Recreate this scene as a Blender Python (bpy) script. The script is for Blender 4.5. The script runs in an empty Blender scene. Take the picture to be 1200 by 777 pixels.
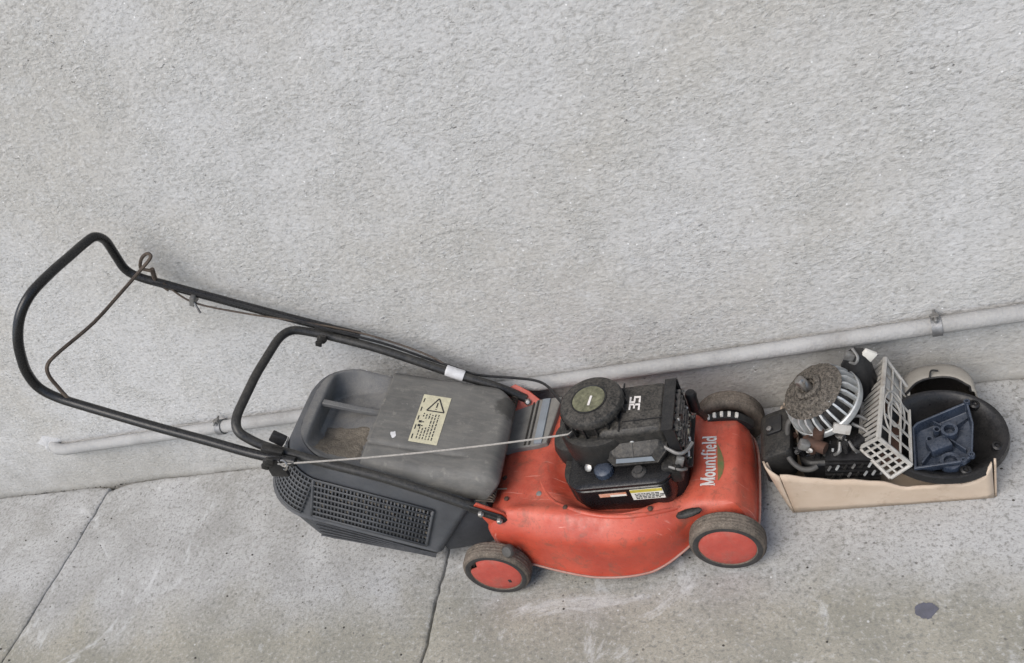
import bpy, bmesh, math, random
import numpy as np
from mathutils import Vector, Matrix
random.seed(7); RNG = np.random.RandomState(11)
R = math.radians
scene = bpy.context.scene
col = scene.collection

# ------------------------------------------------------------------ camera
cd = bpy.data.cameras.new('camera'); cam = bpy.data.objects.new('camera', cd); col.objects.link(cam)
cd.sensor_fit = 'HORIZONTAL'; cd.sensor_width = 36.0; cd.lens = 31.5
cd.clip_start = 0.05; cd.clip_end = 400
cx, cy, cz = Vector((0.9086, 0.1863, -0.3741)), Vector((0.1534, 0.6851, 0.7122)), Vector((0.3888, -0.7045, 0.5937))
cx.normalize(); cz = (cz - cx*cz.dot(cx)).normalized(); cy = cz.cross(cx)
cam.matrix_world = Matrix(((cx.x, cy.x, cz.x, 0), (cx.y, cy.y, cz.y, -1.5196), (cx.z, cy.z, cz.z, 1.65), (0, 0, 0, 1)))
scene.camera = cam
# ------------------------------------------------------------------ light
SUN_AZ, SUN_EL = R(-24), R(52)        # from the open side, a little left of the wall's normal
w = bpy.data.worlds.new('World'); scene.world = w; w.use_nodes = True
nt = w.node_tree; bg = nt.nodes['Background']
sky = nt.nodes.new('ShaderNodeTexSky'); sky.sky_type = 'NISHITA'; sky.sun_disc = False
sky.sun_elevation = SUN_EL; sky.sun_rotation = math.pi + SUN_AZ*-1
sky.air_density = 1.0; sky.dust_density = 2.2; sky.ozone_density = 1.0; sky.altitude = 0
nt.links.new(sky.outputs[0], bg.inputs[0]); bg.inputs[1].default_value = 0.13
sd = bpy.data.lights.new('sun', 'SUN'); so = bpy.data.objects.new('sun', sd); col.objects.link(so)
sd.energy = 1.5; sd.angle = R(40); sd.color = (1.0, 0.968, 0.91)
sdir = Vector((math.sin(SUN_AZ)*math.cos(SUN_EL), -math.cos(SUN_AZ)*math.cos(SUN_EL), math.sin(SUN_EL)))
so.rotation_euler = sdir.to_track_quat('Z', 'Y').to_euler(); so.location = sdir*6
vs = scene.view_settings
vs.view_transform = 'Standard'; vs.look = 'None'; vs.gamma = 1; vs.use_curve_mapping = False; vs.exposure = 0.56
scene.cycles.max_bounces = 6

# ------------------------------------------------------------------ node helpers
class NT:
    def __init__(s, name):
        s.m = bpy.data.materials.new(name); s.m.use_nodes = True; s.t = s.m.node_tree
        s.b = s.t.nodes['Principled BSDF']; s.tc = s.n('ShaderNodeTexCoord')
    def n(s, k, **kw):
        x = s.t.nodes.new(k)
        for a, v in kw.items(): setattr(x, a, v)
        return x
    def l(s, a, b): s.t.links.new(a, b)
    def mapping(s, sc, rot=(0, 0, 0), src='Object'):
        m = s.n('ShaderNodeMapping'); m.inputs['Scale'].default_value = sc; m.inputs['Rotation'].default_value = rot
        s.l(s.tc.outputs[src], m.inputs[0]); return m.outputs[0]
    def noise(s, vec, scale, detail=4, rough=.55, dist=0):
        x = s.n('ShaderNodeTexNoise'); x.inputs['Scale'].default_value = scale; x.inputs['Detail'].default_value = detail
        x.inputs['Roughness'].default_value = rough; x.inputs['Distortion'].default_value = dist
        s.l(vec, x.inputs['Vector']); return x.outputs[0]
    def voro(s, vec, scale, feature='F1'):
        x = s.n('ShaderNodeTexVoronoi'); x.feature = feature; x.inputs['Scale'].default_value = scale
        s.l(vec, x.inputs['Vector']); return x
    def ramp(s, v, stops):
        x = s.n('ShaderNodeValToRGB'); e = x.color_ramp.elements
        while len(e) < len(stops): e.new(.5)
        for i, (p, c) in enumerate(stops):
            e[i].position = p; e[i].color = (c, c, c, 1) if isinstance(c, (int, float)) else (*c, 1)
        s.l(v, x.inputs[0]); return x.outputs[0]
    def mix(s, f, a, b, mode='MIX'):
        x = s.n('ShaderNodeMix', data_type='RGBA', blend_type=mode)
        for i, v in ((0, f), (6, a), (7, b)):
            if isinstance(v, (int, float)): x.inputs[i].default_value = v if i == 0 else (v, v, v, 1)
            elif isinstance(v, tuple): x.inputs[i].default_value = (*v, 1)
            else: s.l(v, x.inputs[i])
        return x.outputs[2]
    def math(s, op, a, b=0.):
        x = s.n('ShaderNodeMath', operation=op)
        for i, v in ((0, a), (1, b)):
            if isinstance(v, (int, float)): x.inputs[i].default_value = v
            else: s.l(v, x.inputs[i])
        return x.outputs[0]
    def bump(s, h, strength, dist, prev=None):
        x = s.n('ShaderNodeBump'); x.inputs['Strength'].default_value = strength; x.inputs['Distance'].default_value = dist
        s.l(h, x.inputs['Height'])
        if prev is not None: s.l(prev, x.inputs['Normal'])
        return x.outputs[0]
    def done(s, color, rough, normal=None, metal=0, spec=.5):
        for k, v in (('Base Color', color), ('Roughness', rough), ('Metallic', metal)):
            if isinstance(v, (int, float)): s.b.inputs[k].default_value = v
            elif isinstance(v, tuple): s.b.inputs[k].default_value = (*v, 1)
            else: s.l(v, s.b.inputs[k])
        s.b.inputs['Specular IOR Level'].default_value = spec
        if normal is not None: s.l(normal, s.b.inputs['Normal'])
        return s.m

def sc3(c, k): return tuple(min(1, x*k) for x in c)
M = {}
def surf(name, base, alt=None, scale=25, rough=.55, metal=0, bump=.25, bscale=350, dust=None, damt=.5, grime=None, spec=.4, bdist=.001, chips=None, speck=.55, sscale=300):
    t = NT(name); v = t.mapping((1, 1, 1))
    alt = alt or sc3(base, .65)
    n1 = t.noise(v, scale, 5, .6); c = t.mix(t.ramp(n1, [(.34, 0.), (.68, 1.)]), alt, base)
    n2 = t.noise(v, scale*7, 4, .65)
    rg = t.ramp(n2, [(.3, max(.05, rough-.12)), (.7, min(1, rough+.15))])
    if grime:
        g = t.ramp(t.noise(v, scale*.6, 6, .7, .6), [(.5, 0.), (.72, 1.)])
        c = t.mix(t.math('MULTIPLY', g, .75), c, grime)
    if chips:
        g = t.ramp(t.noise(v, scale*5, 5, .75), [(.69, 0.), (.72, 1.)])
        c = t.mix(g, c, chips)
    if dust:
        geo = t.n('ShaderNodeNewGeometry'); sep = t.n('ShaderNodeSeparateXYZ'); t.l(geo.outputs['Normal'], sep.inputs[0])
        up = t.ramp(sep.outputs[2], [(.05, .18), (.8, 1.)])
        d = t.mix(speck, t.ramp(t.noise(v, scale*2.3, 6, .75, .3), [(.42, 0.), (.62, 1.)]), t.ramp(t.noise(v, sscale, 3, .7), [(.40, 0.), (.66, 1.)]))
        f = t.math('MULTIPLY', t.math('MULTIPLY', up, d), damt)
        c = t.mix(f, c, dust); rg = t.mix(f, rg, .95)
    h = t.noise(v, bscale, 4, .6)
    M[name] = t.done(c, rg, t.bump(h, bump, bdist), metal, spec)
    return M[name]

DUST = (.235, .205, .165)
surf('dusty_top', (.010, .010, .010), (.020, .019, .018), 22, .40, 0, .5, 300, (.20, .18, .15), .46, spec=.3, speck=.55, sscale=200)
def red_paint():
    t = NT('red_paint'); v = t.mapping((1, 1, 1))
    c = t.mix(t.ramp(t.noise(v, 7, 4, .6), [(.36, 0.), (.64, 1.)]), (.36, .046, .025), (.51, .076, .040))
    geo = t.n('ShaderNodeNewGeometry'); sep = t.n('ShaderNodeSeparateXYZ'); t.l(geo.outputs['Normal'], sep.inputs[0])
    up = t.ramp(sep.outputs[2], [(.25, .15), (.85, 1.)])
    fade = t.math('MULTIPLY', up, t.ramp(t.noise(v, 10, 6, .7, .5), [(.40, .05), (.70, .62)]))      # sun-bleached, chalky
    c = t.mix(fade, c, (.60, .165, .105))
    dirt = t.ramp(t.noise(v, 26, 7, .75, .6), [(.52, 0.), (.68, .75)]); c = t.mix(dirt, c, (.19, .07, .045))
    spk = t.ramp(t.noise(v, 210, 3, .7), [(.60, 0.), (.70, .7)]); c = t.mix(spk, c, (.17, .06, .04))
    sc = t.ramp(t.noise(t.mapping((14, 190, 14), (.2, 0, .5)), 1.0, 3, .6, .2), [(.66, 0.), (.70, .55)]); c = t.mix(sc, c, (.66, .30, .23))
    sc2 = t.ramp(t.noise(t.mapping((230, 16, 18), (0, .3, -.3)), 1.0, 3, .6, .2), [(.68, 0.), (.71, .5)]); c = t.mix(sc2, c, (.24, .07, .05))
    chip = t.ramp(t.noise(v, 60, 5, .75), [(.695, 0.), (.71, 1.)]); c = t.mix(chip, c, (.075, .04, .03))
    rg = t.ramp(t.noise(v, 45, 5, .7), [(.3, .26), (.7, .60)]); rg = t.mix(fade, rg, .62)
    h = t.math('SUBTRACT', t.noise(v, 160, 4, .6), t.math('MULTIPLY', chip, .8)); h = t.math('ADD', h, t.math('MULTIPLY', t.noise(v, 24, 3, .5), .9))
    M['red_paint'] = t.done(c, rg, t.bump(h, .28, .0015), 0, .5)
red_paint()
surf('red_plastic', (.47, .072, .05), (.37, .055, .04), 22, .5, 0, .3, 260, (.44, .27, .22), .55, (.22, .085, .065), chips=(.14, .065, .05), speck=.5, sscale=220)
surf('rubber', (.15, .122, .098), (.060, .052, .044), 40, .9, 0, .9, 260, (.30, .25, .195), .7, (.05, .043, .036), spec=.2, bdist=.002)
surf('rubber_dark', (.05, .047, .044), (.03, .03, .03), 40, .85, 0, .5, 420, (.17, .15, .13), .35, spec=.2)
surf('black_plastic', (.008, .008, .009), (.016, .016, .017), 20, .36, 0, .3, 400, (.13, .12, .10), .22, spec=.35)
surf('dusty_black', (.009, .009, .009), (.016, .0155, .015), 22, .42, 0, .5, 380, (.16, .145, .12), .34, spec=.3)
surf('gloss_black', (.006, .006, .007), (.011, .011, .012), 20, .20, 0, .15, 250, (.09, .08, .065), .12)
surf('catcher_plastic', (.072, .077, .085), (.050, .053, .058), 14, .52, 0, .3, 420, (.16, .15, .135), .5)
surf('catcher_lower', (.038, .041, .047), (.026, .028, .032), 12, .55, 0, .3, 300, (.15, .145, .14), .35)
surf('lid_plastic', (.140, .139, .136), (.10, .101, .103), 14, .6, 0, .35, 420, (.25, .235, .205), .55, (.075, .073, .068))
surf('worn_lip', (.38, .20, .16), (.30, .12, .09), 30, .6, 0, .4, 300, (.4, .35, .3), .5)
surf('grass_dust', (.19, .165, .13), (.11, .095, .078), 60, .95, 0, 1, 260, (.24, .21, .17), .5, spec=.1, bdist=.004)
surf('flap_plastic', (.15, .143, .128), (.11, .106, .096), 11, .6, 0, .4, 420, (.22, .205, .175), .55, (.07, .066, .058))
surf('black_tube', (.009, .0095, .011), (.018, .018, .018), 40, .24, .1, .15, 300, (.12, .11, .095), .22)
surf('dusty_tube', (.014, .0145, .016), (.032, .031, .029), 40, .32, .1, .2, 300, (.15, .135, .11), .38)
surf('rust_wire', (.13, .10, .075), (.07, .055, .045), 60, .7, .3, .4, 600)
surf('steel', (.42, .41, .39), (.25, .23, .21), 60, .38, .85, .2, 500)
surf('dull_metal', (.30, .30, .29), (.16, .15, .14), 45, .5, .6, .4, 400, (.22, .19, .15), .3)
surf('alloy', (.62, .63, .62), (.40, .41, .40), 35, .40, .45, .3, 300, (.25, .23, .19), .4)
surf('grit', (.19, .165, .135), (.015, .013, .012), 150, .95, 0, 1., 500, (.27, .245, .21), .5, spec=.1, bdist=.004)
surf('hinge_grey', (.19, .185, .17), (.13, .125, .115), 25, .65, 0, .3, 350, (.25, .23, .20), .5)
surf('hinge_and_highlight_blue', (.22, .25, .28), (.17, .19, .21), 25, .55, 0, .2, 350, (.25, .24, .22), .3)
surf('gold_label', (.25, .25, .15), (.08, .085, .05), 70, .35, .3, .1, 300, DUST, .35, (.05, .05, .035))
surf('label_cream', (.64, .60, .41), (.54, .50, .35), 40, .5, 0, .05, 200, (.36, .32, .25), .5, (.40, .37, .27))
surf('label_white', (.72, .70, .64), (.60, .58, .52), 60, .5, 0, .05, 200, (.4, .36, .3), .35)
surf('label_orange', (.50, .20, .11), (.62, .35, .25), 60, .5)
surf('label_yellow', (.55, .45, .07), None, 60, .5)
surf('ink', (.03, .03, .03), None, 60, .6)
surf('white_print', (.72, .69, .66), (.60, .56, .52), 120, .5, 0, .05, 200)
surf('green_print', (.09, .15, .05), (.22, .12, .05), 60, .5)
surf('rope', (.42, .39, .35), (.30, .28, .25), 200, .9, 0, .6, 900)
surf('tape', (.68, .67, .66), (.55, .54, .53), 50, .5)
surf('guard_plastic', (.47, .455, .42), (.36, .345, .31), 30, .45, 0, .2, 300, (.22, .18, .14), .35, (.17, .14, .11))
surf('cover_plastic', (.30, .28, .24), (.24, .22, .19), 14, .6, 0, .3, 300, (.2, .18, .15), .4)
surf('tray_plastic', (.030, .042, .066), (.018, .024, .036), 18, .26, 0, .2, 300, (.16, .17, .19), .4)
surf('shell_black', (.007, .007, .008), (.013, .013, .013), 12, .34, 0, .25, 300, (.11, .10, .09), .2, spec=.3)
surf('muffler_metal', (.10, .09, .08), (.34, .31, .27), 70, .6, .5, .5, 300)
surf('rust_brown', (.10, .052, .035), (.05, .03, .022), 40, .75, .2, .5, 300)
surf('hose_grey', (.085, .08, .072), (.05, .047, .043), 40, .6)
surf('pipe_paint', (.385, .38, .37), (.29, .287, .28), 12, .75, 0, .8, 160, (.42, .41, .385), .6, (.25, .24, .225), bdist=.003, spec=.25, sscale=120)
surf('zinc', (.30, .30, .30), (.18, .18, .18), 60, .5, .6, .3, 400)
surf('plaster', (.52, .52, .515), (.46, .455, .45), 20, .9, 0, .8, 150, bdist=.004)
surf('tar', (.115, .115, .14), (.09, .09, .105), 60, .8, 0, .5, 300)
surf('gap_dirt', (.075, .068, .055), (.045, .04, .034), 30, .95, 0, 1, 200, bdist=.004)

def wall_mat():
    t = NT('render_wall')
    v = t.mapping((1, 1, 1)); vs_ = t.mapping((.74, 1, 1.15), (0, R(-4), 0))
    pb = t.noise(vs_, 120, 4, .65, .4); lump = t.noise(vs_, 48, 4, .6, .4)
    patch = t.noise(v, 6.5, 4, .6, .5); big = t.noise(v, 1.3, 3, .5, .3); mid = t.noise(v, 17, 5, .65)
    sx = t.n('ShaderNodeSeparateXYZ'); t.l(t.tc.outputs['Object'], sx.inputs[0])
    c = t.mix(t.ramp(big, [(.44, 0.), (.56, 1.)]), (.462, .447, .416), (.508, .503, .492))
    c = t.mix(t.ramp(patch, [(.36, .55), (.56, 0.)]), c, (.435, .428, .405))
    c = t.mix(t.ramp(mid, [(.50, 0.), (.74, .5)]), c, (.56, .562, .56))
    c = t.mix(t.ramp(pb, [(.36, .70), (.48, 0.)]), c, (.31, .302, .285))
    c = t.mix(t.ramp(pb, [(.54, 0.), (.66, .6)]), c, (.60, .60, .59))
    # pits coloured darker, patchy, and a few bright quartz grains
    pit = t.math('MULTIPLY', t.ramp(t.noise(vs_, 80, 3, .6), [(.28, .85), (.36, 0.)]), t.ramp(patch, [(.40, 1.), (.58, .12)]))
    c = t.mix(pit, c, (.155, .15, .142))
    sp = t.voro(v, 34); c = t.mix(t.ramp(sp.outputs['Distance'], [(.045, .9), (.075, 0.)]), c, (.82, .82, .81))
    # brownish darkening below the pipe, ragged edge; dirt line at the very foot
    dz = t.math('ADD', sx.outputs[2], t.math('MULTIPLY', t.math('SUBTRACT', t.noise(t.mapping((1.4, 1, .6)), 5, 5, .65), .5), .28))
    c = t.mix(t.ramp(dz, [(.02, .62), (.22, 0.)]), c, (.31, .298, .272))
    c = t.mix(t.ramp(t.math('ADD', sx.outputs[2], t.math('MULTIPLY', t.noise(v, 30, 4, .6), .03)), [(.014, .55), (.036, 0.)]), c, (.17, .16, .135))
    # hairline crazing and old drips
    dr = t.noise(t.mapping((9, 1, .5)), 2.2, 4, .6); c = t.mix(t.ramp(dr, [(.60, 0.), (.74, .30)]), c, (.40, .392, .37))
    amp = t.ramp(patch, [(.36, 1.), (.66, .45)])
    h = t.math('ADD', t.math('MULTIPLY', pb, .55), t.math('MULTIPLY', lump, .75))
    h = t.math('MULTIPLY', h, amp); h = t.math('SUBTRACT', h, t.math('MULTIPLY', pit, .35))
    return t.done(c, .93, t.bump(h, .85, .0065), 0, .2)
def slab_mat():
    t = NT('concrete'); v = t.mapping((1, 1, 1))
    big = t.noise(v, 1.7, 4, .6, .5); mid = t.noise(v, 8, 6, .7, .5); gr = t.noise(v, 88, 4, .72); f2 = t.noise(v, 200, 2, .6); pat = t.noise(v, 3.6, 5, .65, .8)
    c = t.mix(t.ramp(big, [(.38, 0.), (.60, 1.)]), (.315, .307, .285), (.405, .40, .387))
    c = t.mix(t.ramp(mid, [(.44, 0.), (.66, .6)]), c, (.475, .47, .455))
    c = t.mix(t.ramp(pat, [(.50, 0.), (.64, .55)]), c, (.285, .278, .262))
    # weathered olive-brown strip away from the wall, broken edge
    sx = t.n('ShaderNodeSeparateXYZ'); t.l(t.tc.outputs['Object'], sx.inputs[0])
    wy = t.math('ADD', sx.outputs[1], t.math('MULTIPLY', t.math('SUBTRACT', t.noise(v, 2.4, 6, .68, .6), .5), .50))
    f = t.ramp(t.math('ADD', t.math('MULTIPLY', wy, 1.7), 1.42), [(.44, .95), (.70, 0.)])
    c = t.mix(f, c, t.mix(t.ramp(t.noise(v, 5, 4, .6), [(.4, 0.), (.6, 1.)]), (.25, .238, .195), (.32, .30, .245)))
    c = t.mix(t.ramp(gr, [(.36, .75), (.47, 0.)]), c, (.175, .170, .152))
    c = t.mix(t.ramp(gr, [(.55, .0), (.66, .5)]), c, (.49, .485, .465))
    c = t.mix(t.ramp(f2, [(.36, .5), (.46, 0.)]), c, (.20, .196, .18))
    # scattered chips, pale lime blooms
    pit = t.voro(v, 26); c = t.mix(t.ramp(pit.outputs['Distance'], [(.05, .8), (.085, 0.)]), c, (.12, .115, .105))
    wh = t.voro(v, 15); c = t.mix(t.ramp(wh.outputs['Distance'], [(.025, .8), (.045, 0.)]), c, (.58, .58, .56))
    c = t.mix(t.ramp(t.noise(v, 4.6, 7, .72, 1.2), [(.60, 0.), (.70, .6)]), c, (.60, .60, .59))
    h = t.math('ADD', t.math('MULTIPLY', gr, .7), t.math('MULTIPLY', f2, .25))
    h = t.math('ADD', h, t.ramp(pit.outputs['Distance'], [(.03, 0.), (.10, .5)]))
    return t.done(c, .93, t.bump(h, .5, .006), 0, .25)
def card_mat():
    t = NT('cardboard'); v = t.mapping((1, 1, 1)); vw = t.mapping((3, 3, 160))
    c = t.mix(t.ramp(t.noise(v, 9, 5, .6), [(.35, 0.), (.7, 1.)]), (.46, .36, .27), (.56, .46, .36))
    c = t.mix(t.ramp(t.noise(v, 14, 6, .75, .8), [(.56, 0.), (.74, .6)]), c, (.28, .20, .14))
    c = t.mix(t.ramp(t.noise(t.mapping((6, 6, 20)), 6, 5, .7), [(.6, 0.), (.75, .5)]), c, (.62, .55, .46))
    return t.done(c, .85, t.bump(t.noise(vw, 3, 2, .5), .15, .0015), 0, .2)
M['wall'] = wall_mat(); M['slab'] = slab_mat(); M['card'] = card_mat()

# ------------------------------------------------------------------ mesh helpers
class MB:
    def __init__(s): s.v = []; s.f = []
    def add(s, vs, fs):
        o = len(s.v); s.v += [tuple(map(float, p)) for p in vs]; s.f += [tuple(i+o for i in f) for f in fs]; return s
    def box(s, c, size, rot=None, bev=0):
        bm = bmesh.new(); bmesh.ops.create_cube(bm, size=1)
        for q in bm.verts: q.co = Vector((q.co.x*size[0], q.co.y*size[1], q.co.z*size[2]))
        if bev: bmesh.ops.bevel(bm, geom=bm.edges[:], offset=bev, segments=2, affect='EDGES', profile=.5)
        m = rot if rot is not None else Matrix.Identity(3)
        bm.verts.index_update()
        s.add([m @ q.co + Vector(c) for q in bm.verts], [[q.index for q in f.verts] for f in bm.faces]); bm.free(); return s
    def loft(s, rings, closed=True, cap=True):
        n = len(rings[0]); vs = [p for r in rings for p in r]; fs = []
        for i in range(len(rings)-1):
            for j in range(n if closed else n-1):
                k = (j+1) % n; fs.append((i*n+j, i*n+k, (i+1)*n+k, (i+1)*n+j))
        if cap: fs.append(tuple(range(n))[::-1]); fs.append(tuple((len(rings)-1)*n+j for j in range(n)))
        return s.add(vs, fs)
    def tube(s, path, r, n=12, closed=False):
        P = [Vector(p) for p in path]; rs = r if isinstance(r, (list, tuple)) else [r]*len(P); N = len(P)
        T = []
        for i in range(N):
            a = P[(i-1) % N] if (closed or i > 0) else P[i]; b = P[(i+1) % N] if (closed or i < N-1) else P[i]
            T.append((b-a).normalized())
        up = Vector((0, 0, 1)) if abs(T[0].z) < .9 else Vector((1, 0, 0))
        u = (up - T[0]*up.dot(T[0])).normalized(); rings = []
        for i in range(N):
            u = (u - T[i]*u.dot(T[i])).normalized(); w_ = T[i].cross(u)
            rings.append([P[i] + (u*math.cos(2*math.pi*k/n) + w_*math.sin(2*math.pi*k/n))*rs[i] for k in range(n)])
        if closed: rings.append(rings[0]); return s.loft(rings, True, False)
        return s.loft(rings)
    def lathe(s, prof, c, axis=(0, 0, 1), n=32, cap=True, a0=0, a1=2*math.pi):
        m = Vector(axis).normalized().to_track_quat('Z', 'Y').to_matrix(); c = Vector(c); full = abs(a1-a0-2*math.pi) < 1e-6
        k = n if full else n+1
        rings = [[c + m @ Vector((r*math.cos(a0+(a1-a0)*j/n), r*math.sin(a0+(a1-a0)*j/n), h)) for j in range(k)] for r, h in prof]
        return s.loft(rings, full, cap and full)
    def cyl(s, a, b, r, n=16): return s.tube([a, b], r, n)
    def grid(s, fn, nu, nv):
        vs = [fn(i/nu, j/nv) for i in range(nu+1) for j in range(nv+1)]
        return s.add(vs, [(i*(nv+1)+j, i*(nv+1)+j+1, (i+1)*(nv+1)+j+1, (i+1)*(nv+1)+j) for i in range(nu) for j in range(nv)])
    def prism(s, pts, fn, h0, h1):
        n = len(pts); return s.loft([[fn(p[0], p[1], h0) for p in pts], [fn(p[0], p[1], h1) for p in pts]])
    def build(s, name, mat, parent=None, bevel=0, seg=2, smooth=38, solid=0, sub=0):
        V = np.array(s.v); lo, hi = V.min(0), V.max(0); c = (lo+hi)/2
        me = bpy.data.meshes.new(name); me.from_pydata([tuple(p) for p in V-c], [], s.f)
        bm = bmesh.new(); bm.from_mesh(me)
        bmesh.ops.remove_doubles(bm, verts=bm.verts, dist=1e-6)
        bmesh.ops.recalc_face_normals(bm, faces=bm.faces); bm.to_mesh(me); bm.free()
        me.materials.append(M[mat] if isinstance(mat, str) else mat)
        for p in me.polygons: p.use_smooth = True
        if smooth: me.set_sharp_from_angle(angle=R(smooth))
        o = bpy.data.objects.new(name, me); col.objects.link(o)
        c = Vector(c)
        if parent is not None:
            o.parent = parent; c = c - world_loc(parent)
        o.location = c
        if solid:
            q = o.modifiers.new('thickness', 'SOLIDIFY'); q.thickness = solid; q.offset = 0
        if bevel:
            q = o.modifiers.new('bevel', 'BEVEL'); q.width = bevel; q.segments = seg; q.limit_method = 'ANGLE'; q.angle_limit = R(40); q.harden_normals = False
        if sub:
            q = o.modifiers.new('subdiv', 'SUBSURF'); q.levels = sub; q.render_levels = sub
        return o
def world_loc(o):
    v = Vector((0, 0, 0))
    while o is not None: v += o.location; o = o.parent
    return v
def root(name, loc, label, cat, group=None):
    o = bpy.data.objects.new(name, None); col.objects.link(o); o.location = loc; o.empty_display_size = .05
    o['label'] = label; o['category'] = cat
    if group: o['group'] = group
    return o
def fillet(pts, rad, n=7):
    P = [Vector(p) for p in pts]; out = [P[0]]
    for i in range(1, len(P)-1):
        a, b, c = P[i-1], P[i], P[i+1]; r = rad[i] if isinstance(rad, (list, tuple)) else rad
        d1 = min(r, (a-b).length*.45); d2 = min(r, (c-b).length*.45)
        p, q = b+(a-b).normalized()*d1, b+(c-b).normalized()*d2
        for k in range(n+1):
            t = k/n; out.append(p*(1-t)**2 + b*2*t*(1-t) + q*t*t)
    out.append(P[-1]); return out
def crom(pts, n=8):
    P = [Vector(p) for p in pts]; P = [P[0]*2-P[1]] + P + [P[-1]*2-P[-2]]; out = []
    for i in range(1, len(P)-2):
        for k in range(n):
            t = k/n; a, b, c, d = P[i-1], P[i], P[i+1], P[i+2]
            out.append(.5*((2*b) + (c-a)*t + (2*a-5*b+4*c-d)*t*t + (3*b-a-3*c+d)*t**3))
    out.append(P[-2]); return out
def chaikin(pts, it=2):
    P = [Vector(p) for p in pts]
    for _ in range(it):
        P = [q for i in range(len(P)) for q in (P[i]*.75+P[(i+1) % len(P)]*.25, P[i]*.25+P[(i+1) % len(P)]*.75)]
    return P
def rrect(x0, x1, y0, y1, r, n=6):
    rr = r if isinstance(r, (list, tuple)) else (r,)*4; out = []
    for (cx_, cy_, a, q) in ((x1, y1, 0, rr[0]), (x0, y1, 90, rr[1]), (x0, y0, 180, rr[2]), (x1, y0, 270, rr[3])):
        ox, oy = (cx_-q if cx_ == x1 else cx_+q), (cy_-q if cy_ == y1 else cy_+q)
        for k in range(n+1):
            t = R(a+90*k/n); out.append((ox+q*math.cos(t), oy+q*math.sin(t)))
    return out
_L = RNG.rand(64, 64)
def vnoise(x, y):
    x = np.asarray(x, float); y = np.asarray(y, float); xi = np.floor(x).astype(int); yi = np.floor(y).astype(int)
    fx, fy = x-xi, y-yi; fx = fx*fx*(3-2*fx); fy = fy*fy*(3-2*fy); g = lambda a, b: _L[a % 64, b % 64]
    return (g(xi, yi)*(1-fx)+g(xi+1, yi)*fx)*(1-fy) + (g(xi, yi+1)*(1-fx)+g(xi+1, yi+1)*fx)*fy
def fbm(x, y, o=4):
    r = 0; a = .5
    for k in range(o): r = r + a*(vnoise(np.asarray(x)*2**k+17*k, np.asarray(y)*2**k+5*k)-.5); a *= .5
    return r
def np_obj(name, V, nx, ny, mat, parent=None, flip=False):
    i, j = np.meshgrid(np.arange(nx-1), np.arange(ny-1), indexing='ij'); a = (i*ny+j).ravel()
    F = np.stack([a, a+ny, a+ny+1, a+1], 1)
    if flip: F = F[:, ::-1]
    me = bpy.data.meshes.new(name); me.vertices.add(len(V)); me.vertices.foreach_set('co', V.ravel().astype(np.float32))
    me.loops.add(F.size); me.loops.foreach_set('vertex_index', F.ravel().astype(np.int32))
    me.polygons.add(len(F)); me.polygons.foreach_set('loop_start', np.arange(0, F.size, 4, dtype=np.int32))
    me.update(calc_edges=True); me.validate(); me.materials.append(M[mat]); me.shade_smooth()
    o = bpy.data.objects.new(name, me); col.objects.link(o); o.parent = parent
    if parent is not None: o.location = -world_loc(parent)
    return o

# ------------------------------------------------------------------ the setting
g = MB().grid(lambda a, b: (-40+80*a, -60+60.3*b, -.02), 8, 8).build('ground', 'gap_dirt'); g['kind'] = 'structure'
M['ground_far'] = M['slab']; g.data.materials[0] = M['gap_dirt']
JO = [-6.61, -5.23, -3.85, -2.472, -1.092, .288, 1.668, 3.05]
def joint_wob(k, y): return .022*fbm(y*3+k*7.3, y*0+k) + .010*fbm(y*14+k*3.1, y*0+k*2) + .005*fbm(y*45+k, y*0+k)
def slab(x0, x1, k0, k1, y0, y1, step):
    nx = int((x1-x0)/step)+1; ny = int((y1-y0)/step)+1
    s_ = np.concatenate([[0, 0, .25*step/(x1-x0), .6*step/(x1-x0)], np.linspace(0, 1, nx)[1:-1], [1-.6*step/(x1-x0), 1-.25*step/(x1-x0), 1, 1]])
    t_ = np.concatenate([[0, 0], np.linspace(0, 1, ny)[1:-1], [1-.6*step/(y1-y0), 1-.25*step/(y1-y0), 1, 1]])
    S, T = np.meshgrid(s_, t_, indexing='ij')
    Y = y0+(y1-y0)*T
    gap = .0024
    xl = x0 + joint_wob(k0, Y) + gap + .010*np.abs(fbm(Y*22, Y*0+k0))**1.2; xr = x1 + joint_wob(k1, Y) - gap - .010*np.abs(fbm(Y*22+9, Y*0+k1))**1.2
    X = xl+(xr-xl)*S
    back = -.004 - .012*np.abs(fbm(X*4, X*0+3)) - .008*np.abs(fbm(X*22, X*0+1))
    back = back - .030*np.exp(-((X-x0)/.06)**2) - .012*np.exp(-((X-x1)/.05)**2)      # corners worn round
    if y1 != 0: back = back*0 + y1
    Y = np.where(T > .5, Y + (back - y1)*np.clip((T-.8)/.2, 0, 1), Y)
    dx = np.minimum(X-xl, xr-X); dy = back-Y
    e = np.minimum(dx, dy)
    Z = .0045*fbm(X*5, Y*5) + .0022*fbm(X*30, Y*30)
    Z = Z - .0055*np.exp(-np.clip(e, 0, 1)/.006)
    if y1 == 0: Z = Z + .010*np.exp(-np.clip(dy, 0, 1)/.07)*(.6+1.6*fbm(X*2.2, X*0+8))              # trowelled up towards the wall
    edge = np.zeros_like(Z, bool); edge[0, :] = edge[-1, :] = edge[:, 0] = edge[:, -1] = True
    Z = np.where(edge, -.03, Z)
    V = np.stack([X, Y, Z], -1).reshape(-1, 3)
    return np_obj('concrete_slab', V, len(s_), len(t_), 'slab', g)
for k in range(len(JO)-1):
    vis = 2 <= k <= 4
    slab(JO[k], JO[k+1], k, k+1, -1.6, 0, .009 if vis else .03)
    slab(JO[k], JO[k+1], k, k+1, -3.2, -1.604, .05)
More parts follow.
